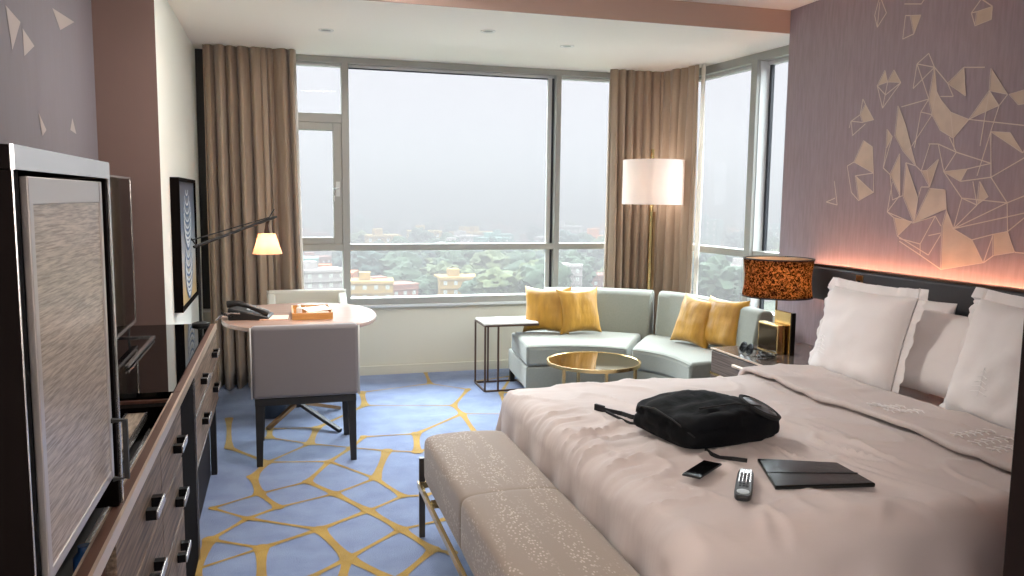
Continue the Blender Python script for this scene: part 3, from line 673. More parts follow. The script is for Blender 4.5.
# framed picture
t = thing('framed_picture', 'black box-framed picture of blue and white curved bands on the pale left wall', 'picture', (XL2, 5.4, 1.2))
PX = XL2 + .05; y0, y1, z0, z1 = 4.97, 5.92, .815, 1.60
obj('frame', [(XL2 + .001, PX, y0, y0 + .022, z0, z1), (XL2 + .001, PX, y1 - .022, y1, z0, z1), (XL2 + .001, PX, y0 + .022, y1 - .022, z0, z0 + .022), (XL2 + .001, PX, y0 + .022, y1 - .022, z1 - .022, z1)], M_side, t)
cvm = bpy.data.materials.new('picture_paint'); cvm.use_nodes = True; nt = cvm.node_tree; bs = nt.nodes['Principled BSDF']; bs.inputs['Roughness'].default_value = .3
tcn = nt.nodes.new('ShaderNodeTexCoord'); sx = nt.nodes.new('ShaderNodeSeparateXYZ'); crn = nt.nodes.new('ShaderNodeValToRGB')
nt.links.new(tcn.outputs['Object'], sx.inputs[0]); mr = nt.nodes.new('ShaderNodeMapRange'); mr.inputs['From Min'].default_value = z0 - 1.2; mr.inputs['From Max'].default_value = z1 - 1.2
nt.links.new(sx.outputs['Z'], mr.inputs[0]); nt.links.new(mr.outputs[0], crn.inputs[0])
ee = crn.color_ramp.elements; ee[0].color = rgb(206, 180, 130); ee[0].position = .1; ee[1].color = rgb(70, 80, 100); ee[1].position = .95
q = ee.new(.38); q.color = rgb(190, 196, 200); q = ee.new(.62); q.color = rgb(120, 138, 160)
nt.links.new(crn.outputs[0], bs.inputs['Base Color'])
obj('canvas', [(XL2 + .002, PX - .012, y0 + .02, y1 - .02, z0 + .02, z1 - .02)], cvm, t)
b = NB(); yc = (y0 + y1) / 2; mb, mw_ = mat('arc_blue', rgb(60, 104, 150), .4), mat('arc_white', rgb(232, 236, 238), .4)
def arcs(bm, zc0, n, dz, rmax, hm):
    for k in range(n):
        zc_ = zc0 - k * dz; r = rmax * math.sin(PI * (k + 1.2) / (n + 1.4)) ** .7
        for mi, (ra, rb) in enumerate(((r, r - .024), (r - .026, r - .05))):
            if rb < .01: continue
            m_ = 16; A = []; B = []
            for i in range(m_ + 1):
                a = PI + PI * i / m_
                A.append(bm.verts.new((PX - .0105 + .0003 * mi + .0002 * k, yc + ra * 1.15 * math.cos(a), zc_ + ra * .55 * math.sin(a))))
                B.append(bm.verts.new((PX - .0105 + .0003 * mi + .0002 * k, yc + rb * 1.15 * math.cos(a), zc_ + rb * .55 * math.sin(a))))
            for i in range(m_): bm.faces.new((A[i], A[i + 1], B[i + 1], B[i])).material_index = (k + mi) % 2 if hm else (1 if mi else 0)
arcs(b, 1.53, 10, .036, .21, False); arcs(b, 1.20, 9, .038, .19, False)
obj('painted_bands', b, [mb, mw_], t)

# ------------------------------------------------------------------ desk end: lamp, round desk, chairs
t = thing('desk_lamp', 'black swing-arm desk lamp with a small glowing cream shade, by the left wall', 'lamp', (-.42, 4.56, ZT))
b = NB(); lathe(b, (-.42, 4.56, ZT + .002), [(.045, 0), (.045, .012), (.02, .02), (0, .02)], 28); obj('base', b, M_blackm, t)
b = NB(); tube(b, [(-.42, 4.56, ZT + .015), (-.418, 4.56, 1.235)], .008); tube(b, [(-.425, 4.56, 1.225), (-.45, 4.53, 1.27)], .004); obj('pole', b, M_blackm, t)
b = NB(); tube(b, [(-.44, 4.54, 1.225), (-.02, 5.02, 1.375)], .008); tube(b, [(-.45, 4.53, 1.262), (-.06, 4.98, 1.372), (-.03, 5.02, 1.42)], .0035); obj('arm', b, M_blackm, t)
LS = V(-.074, 5.0, 1.155)
b = NB(); tube(b, [(-.074, 4.995, 1.35), (-.074, 5.0, 1.31), (-.074, 5.0, 1.26)], [.006, .012, .022], 14); tube(b, [(-.06, 4.99, 1.365), (-.074, 5.0, 1.32)], .008); obj('socket', b, M_bronze, t)
b = NB(); lathe(b, LS, [(.086, 0), (.048, .12), (.02, .122), (.018, .12), (.046, .117), (.083, 0)], 40); obj('lamp_shade', b, M_shade_o, t)
def plight(name, loc, W, col, r=.02, typ='POINT'):
    l = bpy.data.lights.new(name, typ); l.energy = W; l.color = col; l.shadow_soft_size = r
    o = bpy.data.objects.new(name, l); COL.objects.link(o); o.location = loc; return o
plight('desk_bulb', LS + V(0, 0, .06), .8, (1, .86, .72), .018)

t = thing('round_desk', 'oval-topped light wood desk on a crossed dark metal base', 'desk', (.12, 5.22, 0))
TC = (.115, 5.235, 0)
b = NB(); lathe(b, TC, [(.99, .722), (1.0, .727), (1.0, .746), (.992, .75)], 80, sx=.475, sy=.575, p=2.25, smooth=False); obj('tabletop', b, M_lightwood, t)
b = NB(); tube(b, [(.09, 5.42, .10), (.09, 5.42, .72)], .028, 20); lathe(b, (.09, 5.42, .70), [(.12, 0), (.14, .02), (0, .021)], 28); obj('column', b, M_blackm, t)
for x, y, mm in ((.345, 5.09, M_blackm), (-.10, 5.24, M_brass_d), (.38, 5.66, M_brass_d), (.055, 5.86, M_blackm)):
    b = NB(); tube(b, [(.09, 5.42, .13), (x, y, .012)], .01, flat=(.028, .022)); obj('leg', b, mm, t)

def chair(label, fab, loc, rz):
    """upholstered box-back desk chair; local +y = the way the sitter faces, the back is at y=-.27"""
    t = thing('desk_chair', label, 'chair', loc, rz, None)
    # back shell wrapping round into low arms
    b = NB()
    def prof(i, j):
        return None
    box(b, -.29, .29, -.285, -.215, .385, .79); o = obj('backrest', b, fab, t, world=False, bevel=.022, seg=3)
    pm = bpy.data.materials.get('chair_piping') or mat('chair_piping', rgb(206, 202, 196), .6)
    for s in (-1, 1):
        b = NB(); tube(b, [(s * .29, -.284, .39), (s * .291, -.284, .785)], .0045, 8); obj('piping', b, pm, o, world=False)
    for s in (-1, 1):
        b = NB(); 
        a = [(s * .29, -.22, .385), (s * .23, -.22, .385), (s * .23, -.22, .77), (s * .29, -.22, .77)]
        c = [(s * .285, .17, .385), (s * .235, .17, .385), (s * .235, .17, .60), (s * .285, .17, .60)]
        va = [b.verts.new(p) for p in a]; vc = [b.verts.new(p) for p in c]
        b.faces.new(va); b.faces.new(vc)
        for k in range(4): b.faces.new((va[k], va[(k + 1) % 4], vc[(k + 1) % 4], vc[k]))
        obj('armrest', b, fab, t, world=False, bevel=.012)
    obj('seat', [(-.235, .235, -.21, .27, .385, .48)], fab, t, world=False, bevel=.025, seg=3)
    obj('seat_frame', [(-.275, .275, -.275, .27, .345, .386)], M_blackm, t, world=False, bevel=.004)
    for sx_ in (-1, 1):
        for y, in ((-.25,), (.25,)):
            b = NB(); tube(b, [(sx_ * .25, y, .35), (sx_ * .257, y + (.0 if y > 0 else -.01), 0)], .02, flat=(.046, .046))
            for v in b.verts:
                if v.co.z < .1: v.co.x = sx_ * .257 + (v.co.x - sx_ * .257) * .7; v.co.y = y + (v.co.y - y) * .7
            obj('leg', b, M_blackm, t, world=False)
    return t
c1 = chair('grey upholstered chair seen from behind at the near side of the round desk', M_chair_shade, (.124, 4.79, 0), 0); c1['group'] = 'desk chairs'
c2 = chair('cream upholstered chair on the window side of the round desk', M_chair2, (.19, 6.02, 0), PI); c2['group'] = 'desk chairs'

# things on the desk
t = thing('telephone', 'black desk telephone with handset and coiled cord on the left of the round desk', 'telephone', (-.2, 5.2, .75))
def rotobj(o, ang): o.rotation_euler = (0, 0, ang)
b = NB(); vs_ = [b.verts.new(p) for p in ((-.115, -.10, 0), (.125, -.10, 0), (.125, .10, 0), (-.115, .10, 0), (-.115, -.10, .075), (.125, -.10, .02), (.125, .10, .02), (-.115, .10, .075))]
for f in ((3, 2, 1, 0), (4, 5, 6, 7), (0, 1, 5, 4), (1, 2, 6, 5), (2, 3, 7, 6), (3, 0, 4, 7)): b.faces.new([vs_[i] for i in f])
obj('base', b, M_plastic, t, world=False, bevel=.008)
b = NB(); tube(b, [(-.12, -.075, .095), (-.06, -.075, .102), (0, -.075, .085), (.07, -.075, .058), (.12, -.075, .036)], [.022, .018, .014, .018, .022], 12, flat=None); obj('handset', b, M_plastic, t, world=False)
b = NB()
for i in range(3):
    for j in range(4): box(b, -.02 + .03 * i, -.002 + .03 * i, -.02 + .026 * j, -.004 + .026 * j, .04 - .0068 * i, .056 - .0068 * i)
obj('keypad', b, M_greykey, t, world=False)
b = NB(); pts = []
for i in range(60):
    s = i / 59; a = s * 2 * PI * 11; c = V(-.11 + .04 * s - .05 * math.sin(PI * s), -.11 - .03 * math.sin(PI * s), .03 + .04 * math.sin(PI * s) * (1 - s))
    pts.append(c + V(0, math.cos(a), math.sin(a)) * .005)
tube(b, pts, .0022, 6); obj('cord', b, M_plastic, t, world=False)
b = NB(); tube(b, [(-.18, -.12, .005), (-.15, -.115, .03), (-.10, -.105, .045), (-.04, -.105, .045)], .006, 8); obj('silver_strip', b, M_silver, t, world=False)
rotobj(t, math.radians(-8)); t.location = (-.185, 5.13, .75)

t = thing('desk_tray', 'honey-coloured wooden tray with raised sides on the round desk', 'tray', (.18, 5.15, .75))
y0, y1, x0, x1 = 4.98, 5.36, .062, .303
obj('tray_base', [(x0, x1, y0, y1, .751, .757)], M_bamboo, t)
obj('rim', [(x0, x1, y0, y0 + .009, .757, .792), (x0, x1, y1 - .009, y1, .757, .792), (x0, x0 + .009, y0 + .009, y1 - .009, .757, .792), (x1 - .009, x1, y0 + .009, y1 - .009, .757, .792), (x0 + .009, x0 + .085, y0 + .2, y0 + .206, .757, .785), (x0 + .085, x0 + .091, y0 + .009, y1 - .009, .757, .785)], M_bamboo, t)
b = NB(); lathe(b, (.105, 5.10, .758), [(.018, 0), (.018, .05), (.010, .058), (.010, .07), (0, .07)], 24); tag(obj('white_bottle', b, M_white), 'small white bottle standing in the wooden desk tray', 'bottle')
b = NB(); box(b, -.075, .075, -.10, .10, 0, .003); o = tag(obj('leaflet', b, M_paper), 'white leaflet propped on the rim of the wooden desk tray', 'leaflet'); o.location = (.215, 5.16, .792); o.rotation_euler = (.0, -.06, .2)
b = NB(); box(b, -.09, .075, -.085, .085, 0, .006); o = tag(obj('notepad', b, mat('peach_paper', rgb(232, 196, 172), .6), bevel=.001), 'thin peach-coloured notepad between the telephone and the wooden tray', 'notepad'); o.location = (-.035, 5.09, .751); o.rotation_euler = (0, 0, -.05)

# bin under the desk
t = thing('waste_bin', 'dark navy round waste bin under the left side of the desk', 'bin', (-.085, 5.60, 0))
b = NB(); lathe(b, (-.085, 5.60, .003), [(.095, 0), (.118, .28), (.112, .28), (.09, .008), (0, .008)], 40); obj('body', b, M_navy, t)
b = NB(); lathe(b, (-.085, 5.60, .28), [(.116, 0), (.121, .002), (.121, .010), (.111, .010), (.111, 0)], 40); obj('rim', b, M_black, t)

# ------------------------------------------------------------------ curved sofa
def spline(P, n):
    P = [Vector(p) for p in P]; out = []
    m = len(P) - 1
    for i in range(n):
        s = i / (n - 1) * m; k = min(int(s), m - 1); u = s - k
        p0, p1, p2, p3 = P[max(k - 1, 0)], P[k], P[k + 1], P[min(k + 2, m)]
        out.append(.5 * ((2 * p1) + (-p0 + p2) * u + (2 * p0 - 5 * p1 + 4 * p2 - p3) * u * u + (-p0 + 3 * p1 - 3 * p2 + p3) * u ** 3))
    return out
FR = spline([(1.715, 5.50), (1.97, 5.485), (2.22, 5.40), (2.43, 5.24), (2.545, 5.06), (2.585, 4.86), (2.575, 4.64)], 41)
BK = spline([(1.80, 6.32), (2.10, 6.37), (2.55, 6.28), (2.98, 6.0), (3.16, 5.68), (3.22, 5.25), (3.20, 4.64)], 41)
t = thing('curved_sofa', 'curved two-seat sectional sofa in pale sage fabric in the window corner', 'sofa', (2.5, 5.6, 0))
def loft(a, b_, secfn, caps=True):
    bm = NB(); rings = []
    for i in range(a, b_ + 1):
        rings.append([bm.verts.new(p) for p in secfn(i)])
    m = len(rings[0])
    for A, B in zip(rings, rings[1:]):
        for k in range(m): bm.faces.new((A[k], A[(k + 1) % m], B[(k + 1) % m], B[k])).smooth = True
    bm.faces.new(rings[0][::-1]); bm.faces.new(rings[-1]); return bm
def P3(i, f, z):   # f=0 at the front edge, 1 at the outer back
    p = FR[i].lerp(BK[i], f); return (p.x, p.y, z)
def seat_sec(i):
    return [P3(i, .0, .275), P3(i, .78, .275), P3(i, .78, .425), P3(i, .5, .443), P3(i, .2, .442), P3(i, .05, .436), P3(i, .0, .418)]
o = obj('base', loft(0, 40, lambda i: [P3(i, .012, .10), P3(i, .93, .10), P3(i, .93, .27), P3(i, .012, .27)]), M_sofa, t, bevel=.012)
s1 = obj('seat_cushion', loft(0, 19, seat_sec), M_sofa, t, bevel=.022, seg=3)
s2 = obj('seat_cushion', loft(20, 40, seat_sec), M_sofa, t, bevel=.022, seg=3)
def back_sec(i):
    return [P3(i, .70, .40), P3(i, .80, .74), P3(i, .84, .765), P3(i, .955, .765), P3(i, .985, .74), P3(i, .985, .14), P3(i, .78, .14)]
k1 = obj('back_cushion', loft(7, 20, back_sec), M_sofa, t, bevel=.02, seg=3)
k2 = obj('back_cushion', loft(21, 40, back_sec), M_sofa, t, bevel=.02, seg=3)
for i0, i1, par in ((0, 19, s1), (20, 40, s2)):
    b = NB(); tube(b, [P3(i, .006, .418) for i in range(i0, i1 + 1)], .004, 8); obj('piping', b, M_sofa, par)
for i, f in ((1, .06), (1, .88), (13, .08), (22, .08), (39, .08), (22, .88), (39, .88)):
    p = P3(i, f, 0); obj('leg', [(p[0] - .018, p[0] + .018, p[1] - .018, p[1] + .018, 0, .102)], M_blackm, t)

def cushion(w, h, th, seed, n=26, pinch=.15, wr=.013, flange=0):
    """soft cushion standing in local xz, thickness along y"""
    bm = NB(); off = V(seed * 5.1, seed * 2.7, seed)
    def pt(i, j, side):
        u = -1 + 2 * i / n; v = -1 + 2 * j / n
        fu = math.sin(u * PI / 2); fv = math.sin(v * PI / 2)
        x = fu * w / 2 * (1 - pinch * (1 - fv * fv) ** 1 * abs(fu) ** 3); z = fv * h / 2 * (1 - pinch * (1 - fu * fu) * abs(fv) ** 3)
        e = max(0, (1 - fu ** 4)) ** .55 * max(0, (1 - fv ** 4)) ** .55
        y = side * th / 2 * e
        q = V(x * 6, z * 6, side * 1.7) + off
        y += side * e ** .5 * wr * (noise.noise(q) + .6 * noise.noise(q * 2.3) + .5 * abs(noise.noise(V(q.x * 1.2, q.y * 3.5, q.z))))
        return (x, y, z)
    A = {}
    for side in (-1, 1):
        for i in range(n + 1):
            for j in range(n + 1):
                edge = i in (0, n) or j in (0, n)
                if edge and side == 1: A[(i, j, 1)] = A[(i, j, -1)]
                else: A[(i, j, side)] = bm.verts.new(pt(i, j, side))
    for side in (-1, 1):
        for i in range(n):
            for j in range(n):
                q = [A[(i, j, side)], A[(i + 1, j, side)], A[(i + 1, j + 1, side)], A[(i, j + 1, side)]]
                f = bm.faces.new(q if side == -1 else q[::-1]); f.smooth = True
    if flange:
        rim = [(i, 0) for i in range(n)] + [(n, j) for j in range(n)] + [(i, n) for i in range(n, 0, -1)] + [(0, j) for j in range(n, 0, -1)]
        outv = []
        for k, (i, j) in enumerate(rim):
            c = A[(i, j, -1)].co; fx = (i == n) - (i == 0); fz = (j == n) - (j == 0)
            dx = fx if fx else 0; dz = fz if fz else 0
            outv.append(bm.verts.new((c.x + dx * flange, c.y + .008 * math.sin(k * .9 + seed) + .006 * math.sin(k * 2.3), c.z + dz * flange)))
        m = len(rim)
        for k in range(m):
            a = A[(*rim[k], -1)]; b2 = A[(*rim[(k + 1) % m], -1)]
            f = bm.faces.new((a, b2, outv[(k + 1) % m], outv[k])); f.smooth = True
    return bm
def place(o, c, ax, up_, ):
    """put a local-xz object with its x along ax, z along up_ at centre c"""
    ax = Vector(ax).normalized(); up_ = (Vector(up_) - ax * Vector(up_).dot(ax)).normalized(); y = up_.cross(ax)
    Mx = Matrix((ax, y, up_)).transposed().to_4x4(); Mx.translation = Vector(c); o.matrix_world = Mx
def scatter(label, c, ax, up_, w, h, th, seed, m, name='cushion', grp='gold satin scatter cushions', cat='cushion', **k):
    o = obj(name, cushion(w, h, th, seed, **k), m); tag(o, label, cat, grp); place(o, c, ax, up_); return o
scatter('gold satin cushion at the far left end of the sofa, partly behind another', (2.035, 6.0, .62), (1, -.80, .04), (.08, .20, 1), .40, .38, .15, 1, M_gcush)
scatter('gold satin cushion in front, second from the left end of the sofa', (2.265, 5.89, .62), (1, .02, .03), (-.02, .24, 1), .36, .37, .15, 2, M_gcush)
scatter('gold satin cushion leaning left on the right half of the sofa', (2.935, 5.23, .615), (.42, -1, -.10), (.34, .12, 1), .34, .38, .15, 3, M_gcush)
scatter('gold satin cushion at the right end of the sofa, nearest the nightstand', (3.05, 5.03, .625), (.36, -1, .0), (.28, .10, 1), .36, .38, .15, 4, M_gcush)

# ------------------------------------------------------------------ coffee table, side table, floor lamp
t = thing('coffee_table', 'low round coffee table with dark mirrored top and brass rim before the sofa', 'table', (1.998, 4.90, 0))
cx, cy, zt = 1.998, 4.90, .43
b = NB(); lathe(b, (cx, cy, zt - .012), [(.300, 0), (.300, .010), (0, .010)], 72); obj('tabletop', b, M_tabtop, t)
b = NB(); lathe(b, (cx, cy, zt - .022), [(.300, 0), (.314, 0), (.314, .023), (.303, .023), (.300, .02)], 72); obj('rim', b, M_brass, t)
for a in (205, 265, 325, 90):
    r_ = math.radians(a); x, y = cx + .28 * math.cos(r_), cy + .28 * math.sin(r_)
    obj('leg', [(x - .010, x + .010, y - .010, y + .010, 0, zt - .02)], M_brass, t, bevel=.002)
t = thing('side_table', 'small white-topped side table on thin bronze bars, left of the sofa', 'table', (1.7, 6.05, 0))
x0, x1, y0, y1 = 1.505, 1.935, 5.905, 6.225
obj('tabletop', [(x0, x1, y0, y1, .525, .54)], M_white, t, bevel=.002)
rr = .0065
def bar(bm, p, q): tube(bm, [p, q], rr, flat=(.013, .013))
b = NB()
for z in (.518,): 
    bar(b, (x0, y0, z), (x1, y0, z)); bar(b, (x0, y1, z), (x1, y1, z)); bar(b, (x0, y0, z), (x0, y1, z)); bar(b, (x1, y0, z), (x1, y1, z))
obj('top_frame', b, M_bronze, t)
b = NB(); z = .008; bar(b, (x0, y0, z), (1.86, y0, z)); bar(b, (x0, y1, z), (1.86, y1, z)); bar(b, (x0, y0, z), (x0, y1, z)); bar(b, (1.86, y0, z), (1.86, y1, z)); obj('base_frame', b, M_bronze, t)
for x, y in ((x0, y0), (x0, y1), (x0 + .105, y0), (x0 + .105, y1)):
    b = NB(); bar(b, (x, y, .01), (x, y, .52)); obj('leg', b, M_bronze, t)

t = thing('floor_lamp', 'tall brass floor lamp with a white drum shade behind the sofa', 'lamp', (3.075, 6.29, 0))
lx, ly = 3.075, 6.29
b = NB(); lathe(b, (lx, ly, 0), [(.11, 0), (.11, .02), (.02, .028), (0, .028)], 40); obj('base', b, M_brass, t)
obj('pole', [(lx - .028, lx - .004, ly - .012, ly + .012, .02, 1.93)], M_brass, t, bevel=.002)
obj('pole', [(lx + .006, lx + .026, ly - .008, ly + .016, .02, 1.40)], M_brass_d, t, bevel=.002)
b = NB(); tube(b, [(lx - .01, ly, 1.40), (lx - .01, ly, 1.50)], .018, 14); obj('socket', b, M_brass, t)
b = NB(); lathe(b, (lx, ly, 1.462), [(.262, 0), (.262, .375), (.259, .375), (.259, 0), (.262, 0)], 64); obj('lamp_shade', b, M_shade_w, t)
b = NB()
for a in range(3):
    r_ = a * 2 * PI / 3; tube(b, [(lx, ly, 1.50), (lx + .26 * math.cos(r_), ly + .26 * math.sin(r_), 1.50)], .003, 6)
obj('shade_spider', b, M_brass, t)
plight('floor_bulb', (lx - .0, ly - .05, 1.62), 1.6, (1, .86, .78), .03)

# ------------------------------------------------------------------ nightstand and its lamp
t = thing('nightstand', 'grey wood nightstand with a pale top between the sofa and the bed', 'nightstand', (2.9, 4.05, 0))
nx0, nx1, ny0, ny1, nz = 2.605, XB - .005, 3.72, 4.44, .58
obj('case', [(nx0 + .012, nx1, ny0, ny1, .10, nz - .012)], M_dkwood, t)
obj('top', [(nx0, nx1, ny0, ny1, nz - .012, nz)], mat('dark_glossy_top', rgb(104, 92, 86), .1, spec=.6), t, bevel=.002)
M_slat = mat('slatted_grey_wood', rgb(120, 106, 98), .4, grain=(rgb(58, 48, 44), (3, 3, 130), .95))
for z0_, z1_ in ((.425, .56), (.27, .41)):
    d = obj('drawer', [(nx0, nx0 + .014, ny0 + .01, ny1 - .01, z0_, z1_)], M_slat, t, bevel=.002)
    obj('handle', [(nx0 - .022, nx0 - .002, 3.96, 4.16, (z0_ + z1_) / 2 + .016, (z0_ + z1_) / 2 + .034)], M_cream_edge, d, bevel=.002)
obj('edge_strip', [(nx0 - .003, nx0 + .006, ny0, ny1, .411, .424)], M_brass, t); obj('edge_strip', [(nx0 - .003, nx0 + .001, ny0, ny1, nz - .010, nz)], M_cream_edge, t)
obj('plinth', [(nx0 + .05, nx1, ny0 + .03, ny1 - .03, 0, .10)], M_black, t)

t = thing('table_lamp', 'bedside lamp with a glowing black crackle shade on a brass block base', 'lamp', (2.98, 4.18, nz))
obj('front_block', [(2.865, 2.915, 4.12, 4.325, nz, .757)], M_brass, t, bevel=.003)
bb = obj('inset_panel', [(2.862, 2.866, 4.132, 4.313, nz + .012, .745)], mat('dark_mirror', rgb(70, 56, 40), .12, metal=.9), t)
obj('rear_block', [(2.93, 2.955, 4.09, 4.255, nz, .835)], M_brass, t, bevel=.003)
obj('side_panel', [(2.929, 2.957, 4.078, 4.089, nz, .836)], M_black, t)
LP = V(2.945, 4.262, 0)
b = NB(); tube(b, [(LP.x, LP.y, .76), (LP.x, LP.y, 1.09)], .007, 10); tube(b, [(LP.x, LP.y, .93), (LP.x, LP.y, .99)], .018, 12); obj('stem', b, M_brass_d, t)
b = NB(); R0 = .205
lathe(b, (LP.x, LP.y, .918), [(R0 * 1.02, 0), (R0 * .97, .06), (R0 * .96, .12), (R0 * .98, .18), (R0 * 1.02, .235), (R0 * 1.005, .235), (R0 * .965, .18), (R0 * .945, .12), (R0 * .955, .06), (R0 * 1.005, 0), (R0 * 1.02, 0)], 64)
sh = obj('lamp_shade', b, M_shade_b, t, label='black shade with an amber crackle pattern glowing through')
b = NB()
for z in (.920, 1.151):
    b = NB(); lathe(b, (LP.x, LP.y, z), [(R0 * 1.0, -.004), (R0 * 1.035, -.004), (R0 * 1.035, .004), (R0 * 1.0, .004)], 64)
    obj('shade_trim', b, M_blackm, sh)
for s in (-1, 1): plight('bedside_bulb', (LP.x - .02, LP.y + s * .07, 1.035), 3.4, (1, .78, .56), .022)
for z in (.924, 1.148):
    b = NB(); lathe(b, (LP.x, LP.y, z), [(R0 * .97, 0), (0, .0005)], 48); obj('shade_diffuser', b, shade_mat('shade_diffuser', rgb(200, 170, 140), rgb(230, 190, 150), .12) if 'shade_diffuser' not in bpy.data.materials else bpy.data.materials['shade_diffuser'], t)

# sunglasses and a coiled cable in front of the lamp
t = thing('sunglasses', 'black sunglasses lying folded on the nightstand in front of the lamp', 'sunglasses', (2.72, 4.10, nz))
for k, y in enumerate((4.215, 4.145)):
    b = NB(); lathe(b, (0, 0, 0), [(.0, 0), (.031, 0), (.031, .004), (0, .006)], 28, p=2.6); o = obj('lens', b, M_screen, t, world=False); o.rotation_euler = (0, -PI / 2 + .35, 0); o.location = (2.70 - 2.72, y - 4.10, .034)
b = NB()
for y in (4.215, 4.145): tube(b, [(2.695 + .012 * math.sin(a), y + .034 * math.cos(a), nz + .036 + .032 * math.sin(a)) for a in [2 * PI * i / 20 for i in range(21)]], .0035, 6)
tube(b, [(2.69, 4.190, nz + .045), (2.69, 4.18, nz + .05), (2.69, 4.170, nz + .045)], .003, 6)
obj('rim', b, M_plastic, t)
for s, y in ((1, 4.25), (-1, 4.11)):
    b = NB(); tube(b, [(2.70, y, nz + .045), (2.74, y - s * .01, nz + .035), (2.79, y - s * .05, nz + .022), (2.80, y - s * .10, nz + .008)], .004, 6); obj('temple', b, M_plastic, t)
b = NB(); pts = []
for i in range(150):
    a = i / 149 * 2 * PI * 6.3; r_ = .042 + .012 * math.sin(a * .37); pts.append((2.735 + r_ * math.cos(a), 4.03 + r_ * 1.2 * math.sin(a), nz + .006 + .028 * (i / 149) + .008 * math.sin(a * 1.7)))
tube(b, pts, .0028, 6); tag(obj('coiled_cable', b, M_plastic), 'tangle of thin black cable beside the sunglasses on the nightstand', 'cable')
t = thing('telephone', 'small black cordless telephone standing at the back of the nightstand by the pillow', 'telephone', (3.17, 3.98, nz))
obj('cradle', [(3.13, 3.21, 3.95, 4.02, nz, nz + .03)], M_plastic, t, bevel=.006)
b = NB(); tube(b, [(3.155, 3.985, nz + .025), (3.185, 3.975, nz + .20)], .02, flat=(.05, .028)); obj('handset', b, M_plastic, t, bevel=.006)

# ------------------------------------------------------------------ headboard with its light cove
t = thing('headboard', 'long charcoal leather headboard band on the mauve wall behind the bed', 'headboard', (3.24, 3.0, .9))
HX0, HX1 = 3.19, 3.235
obj('panel', [(HX0, HX1, .98, 4.35, .90, 1.105)], M_dkboard, t, bevel=.012, seg=3)
obj('top_rail', [(HX0 + .002, HX1 + .006, .98, 4.35, 1.106, 1.118)], M_bronze, t)
obj('bracket', [(HX1, XB, 1.2, 1.25, .95, 1.05), (HX1, XB, 2.6, 2.65, .95, 1.05), (HX1, XB, 4.05, 4.1, .95, 1.05)], M_black, t)
obj('light_strip', [(HX1 + .012, HX1 + .024, 1.0, 4.33, 1.052, 1.056)], emis('led_amber', (1, .42, .22, 1), 42), t)
for y in (3.83,):
    o = obj('switch_plate', [(HX0 - .005, HX0, y - .028, y + .028, .985, 1.085)], M_brass_d, t, bevel=.001)
    obj('switch', [(HX0 - .010, HX0 - .004, y - .010, y + .010, 1.01, 1.055)], M_black, o)

# ------------------------------------------------------------------ bed
BX0, BX1, BY0, BY1, BZ = 1.03, XB - .06, 1.79, 3.60, .585
t = thing('bed', 'wide bed with mattress and upholstered base against the mauve wall', 'bed', (2.2, 2.7, 0))
obj('base', [(BX0 + .05, BX1, BY0 + .05, BY1 - .04, .06, .30)], mat('base_fabric', rgb(150, 132, 120), .8), t, bevel=.015)
obj('mattress', [(BX0 + .03, BX1, BY0 + .03, BY1 - .02, .302, BZ - .02)], M_linen, t, bevel=.05, seg=4)
for x in (BX0 + .12, BX1 - .12):
    for y in (BY0 + .12, BY1 - .12): obj('leg', [(x - .03, x + .03, y - .03, y + .03, 0, .06)], M_black, t)
def bump_at(p, q):
    """puff and creases of the duvet"""
    z = .016 * noise.noise(V(p * 2.2, q * 2.2, 3)) + .008 * noise.noise(V(p * 5, q * 5, 7))
    z += .011 * math.exp(-((p - 1.65) / .75) ** 2)
    def ridge(v, k=1): return (1 - min(1, abs(v) * k)) ** 2
    # drag creases running from the bag to the foot
    w = math.exp(-((p - 1.06) / .24) ** 2 - ((q - 2.70) / .55) ** 2)
    z += w * (.017 * ridge(noise.noise(V(p * 1.2 + q * 1.0, q * 12 - p * 3, 1.5)), 2.6) + .009 * ridge(noise.noise(V(p * 2 + 5, q * 24 - p * 5, 4.5)), 3.5))
    w = math.exp(-((p - 1.2) / .5) ** 2 - ((q - 2.3) / .6) ** 2)
    z += w * .018 * ridge(noise.noise(V(p * 3 - q * 4, q * 6 + p * 2, 5.5)), 4)
    w = math.exp(-((p - 1.9) / .25) ** 2 - ((q - 2.35) / .45) ** 2)
    z += w * .020 * ridge(noise.noise(V(p * 9 + q * 2, q * 3, 9.5)), 4)
    z += .010 * ridge(noise.noise(V(p * 4.5 + q * 1.2, q * 2.5 - p, 12)), 5)
    return z
def drape(bm, p0, p1, q0, q1, lift, np_, nq, foot=.44, side=.44, R=.085, foot_on=True, thick=0):
    def f(i, j):
        p = (p0 - foot if foot_on else p0) + (p1 - p0 + (foot if foot_on else 0)) * i / (np_ - 1)
        q = q0 - side + (q1 - q0 + 2 * side) * j / (nq - 1)
        ex = min(0, p - (p0 + R)) if foot_on else 0
        ey = q - (q1 - R) if q > q1 - R else (q - (q0 + R) if q < q0 + R else 0)
        d = math.hypot(ex, ey)
        cxp = p - ex; cyp = q - ey
        z = BZ + lift + bump_at(p if d < .3 else cxp, q if d < .3 else cyp) * max(0, 1 - d / .6)
        if d > 0:
            ux, uy = ex / d, ey / d
            Rr = R * (1 + .18 * noise.noise(V(cxp * 3, cyp * 3, 2)))
            a = min(d / Rr, PI / 2)
            out = Rr * math.sin(a); dn = Rr * (1 - math.cos(a)); rest = max(0, d - Rr * PI / 2)
            al = (cyp if abs(ux) > .7 else cxp)
            th_ = math.atan2(uy, ux)
            fold = rest * (.09 * math.sin(al * 24 + 2.5 * noise.noise(V(al * 3, 1, 1))) + .05 + (.22 * math.sin(th_ * 5 + 1) if abs(ux * uy) > .02 else 0))
            z = z - dn - rest; out += fold
            return (cxp + ux * out, cyp + uy * out, max(z, .075))
        return (cxp, cyp, z)
    grid(bm, np_, nq, f)
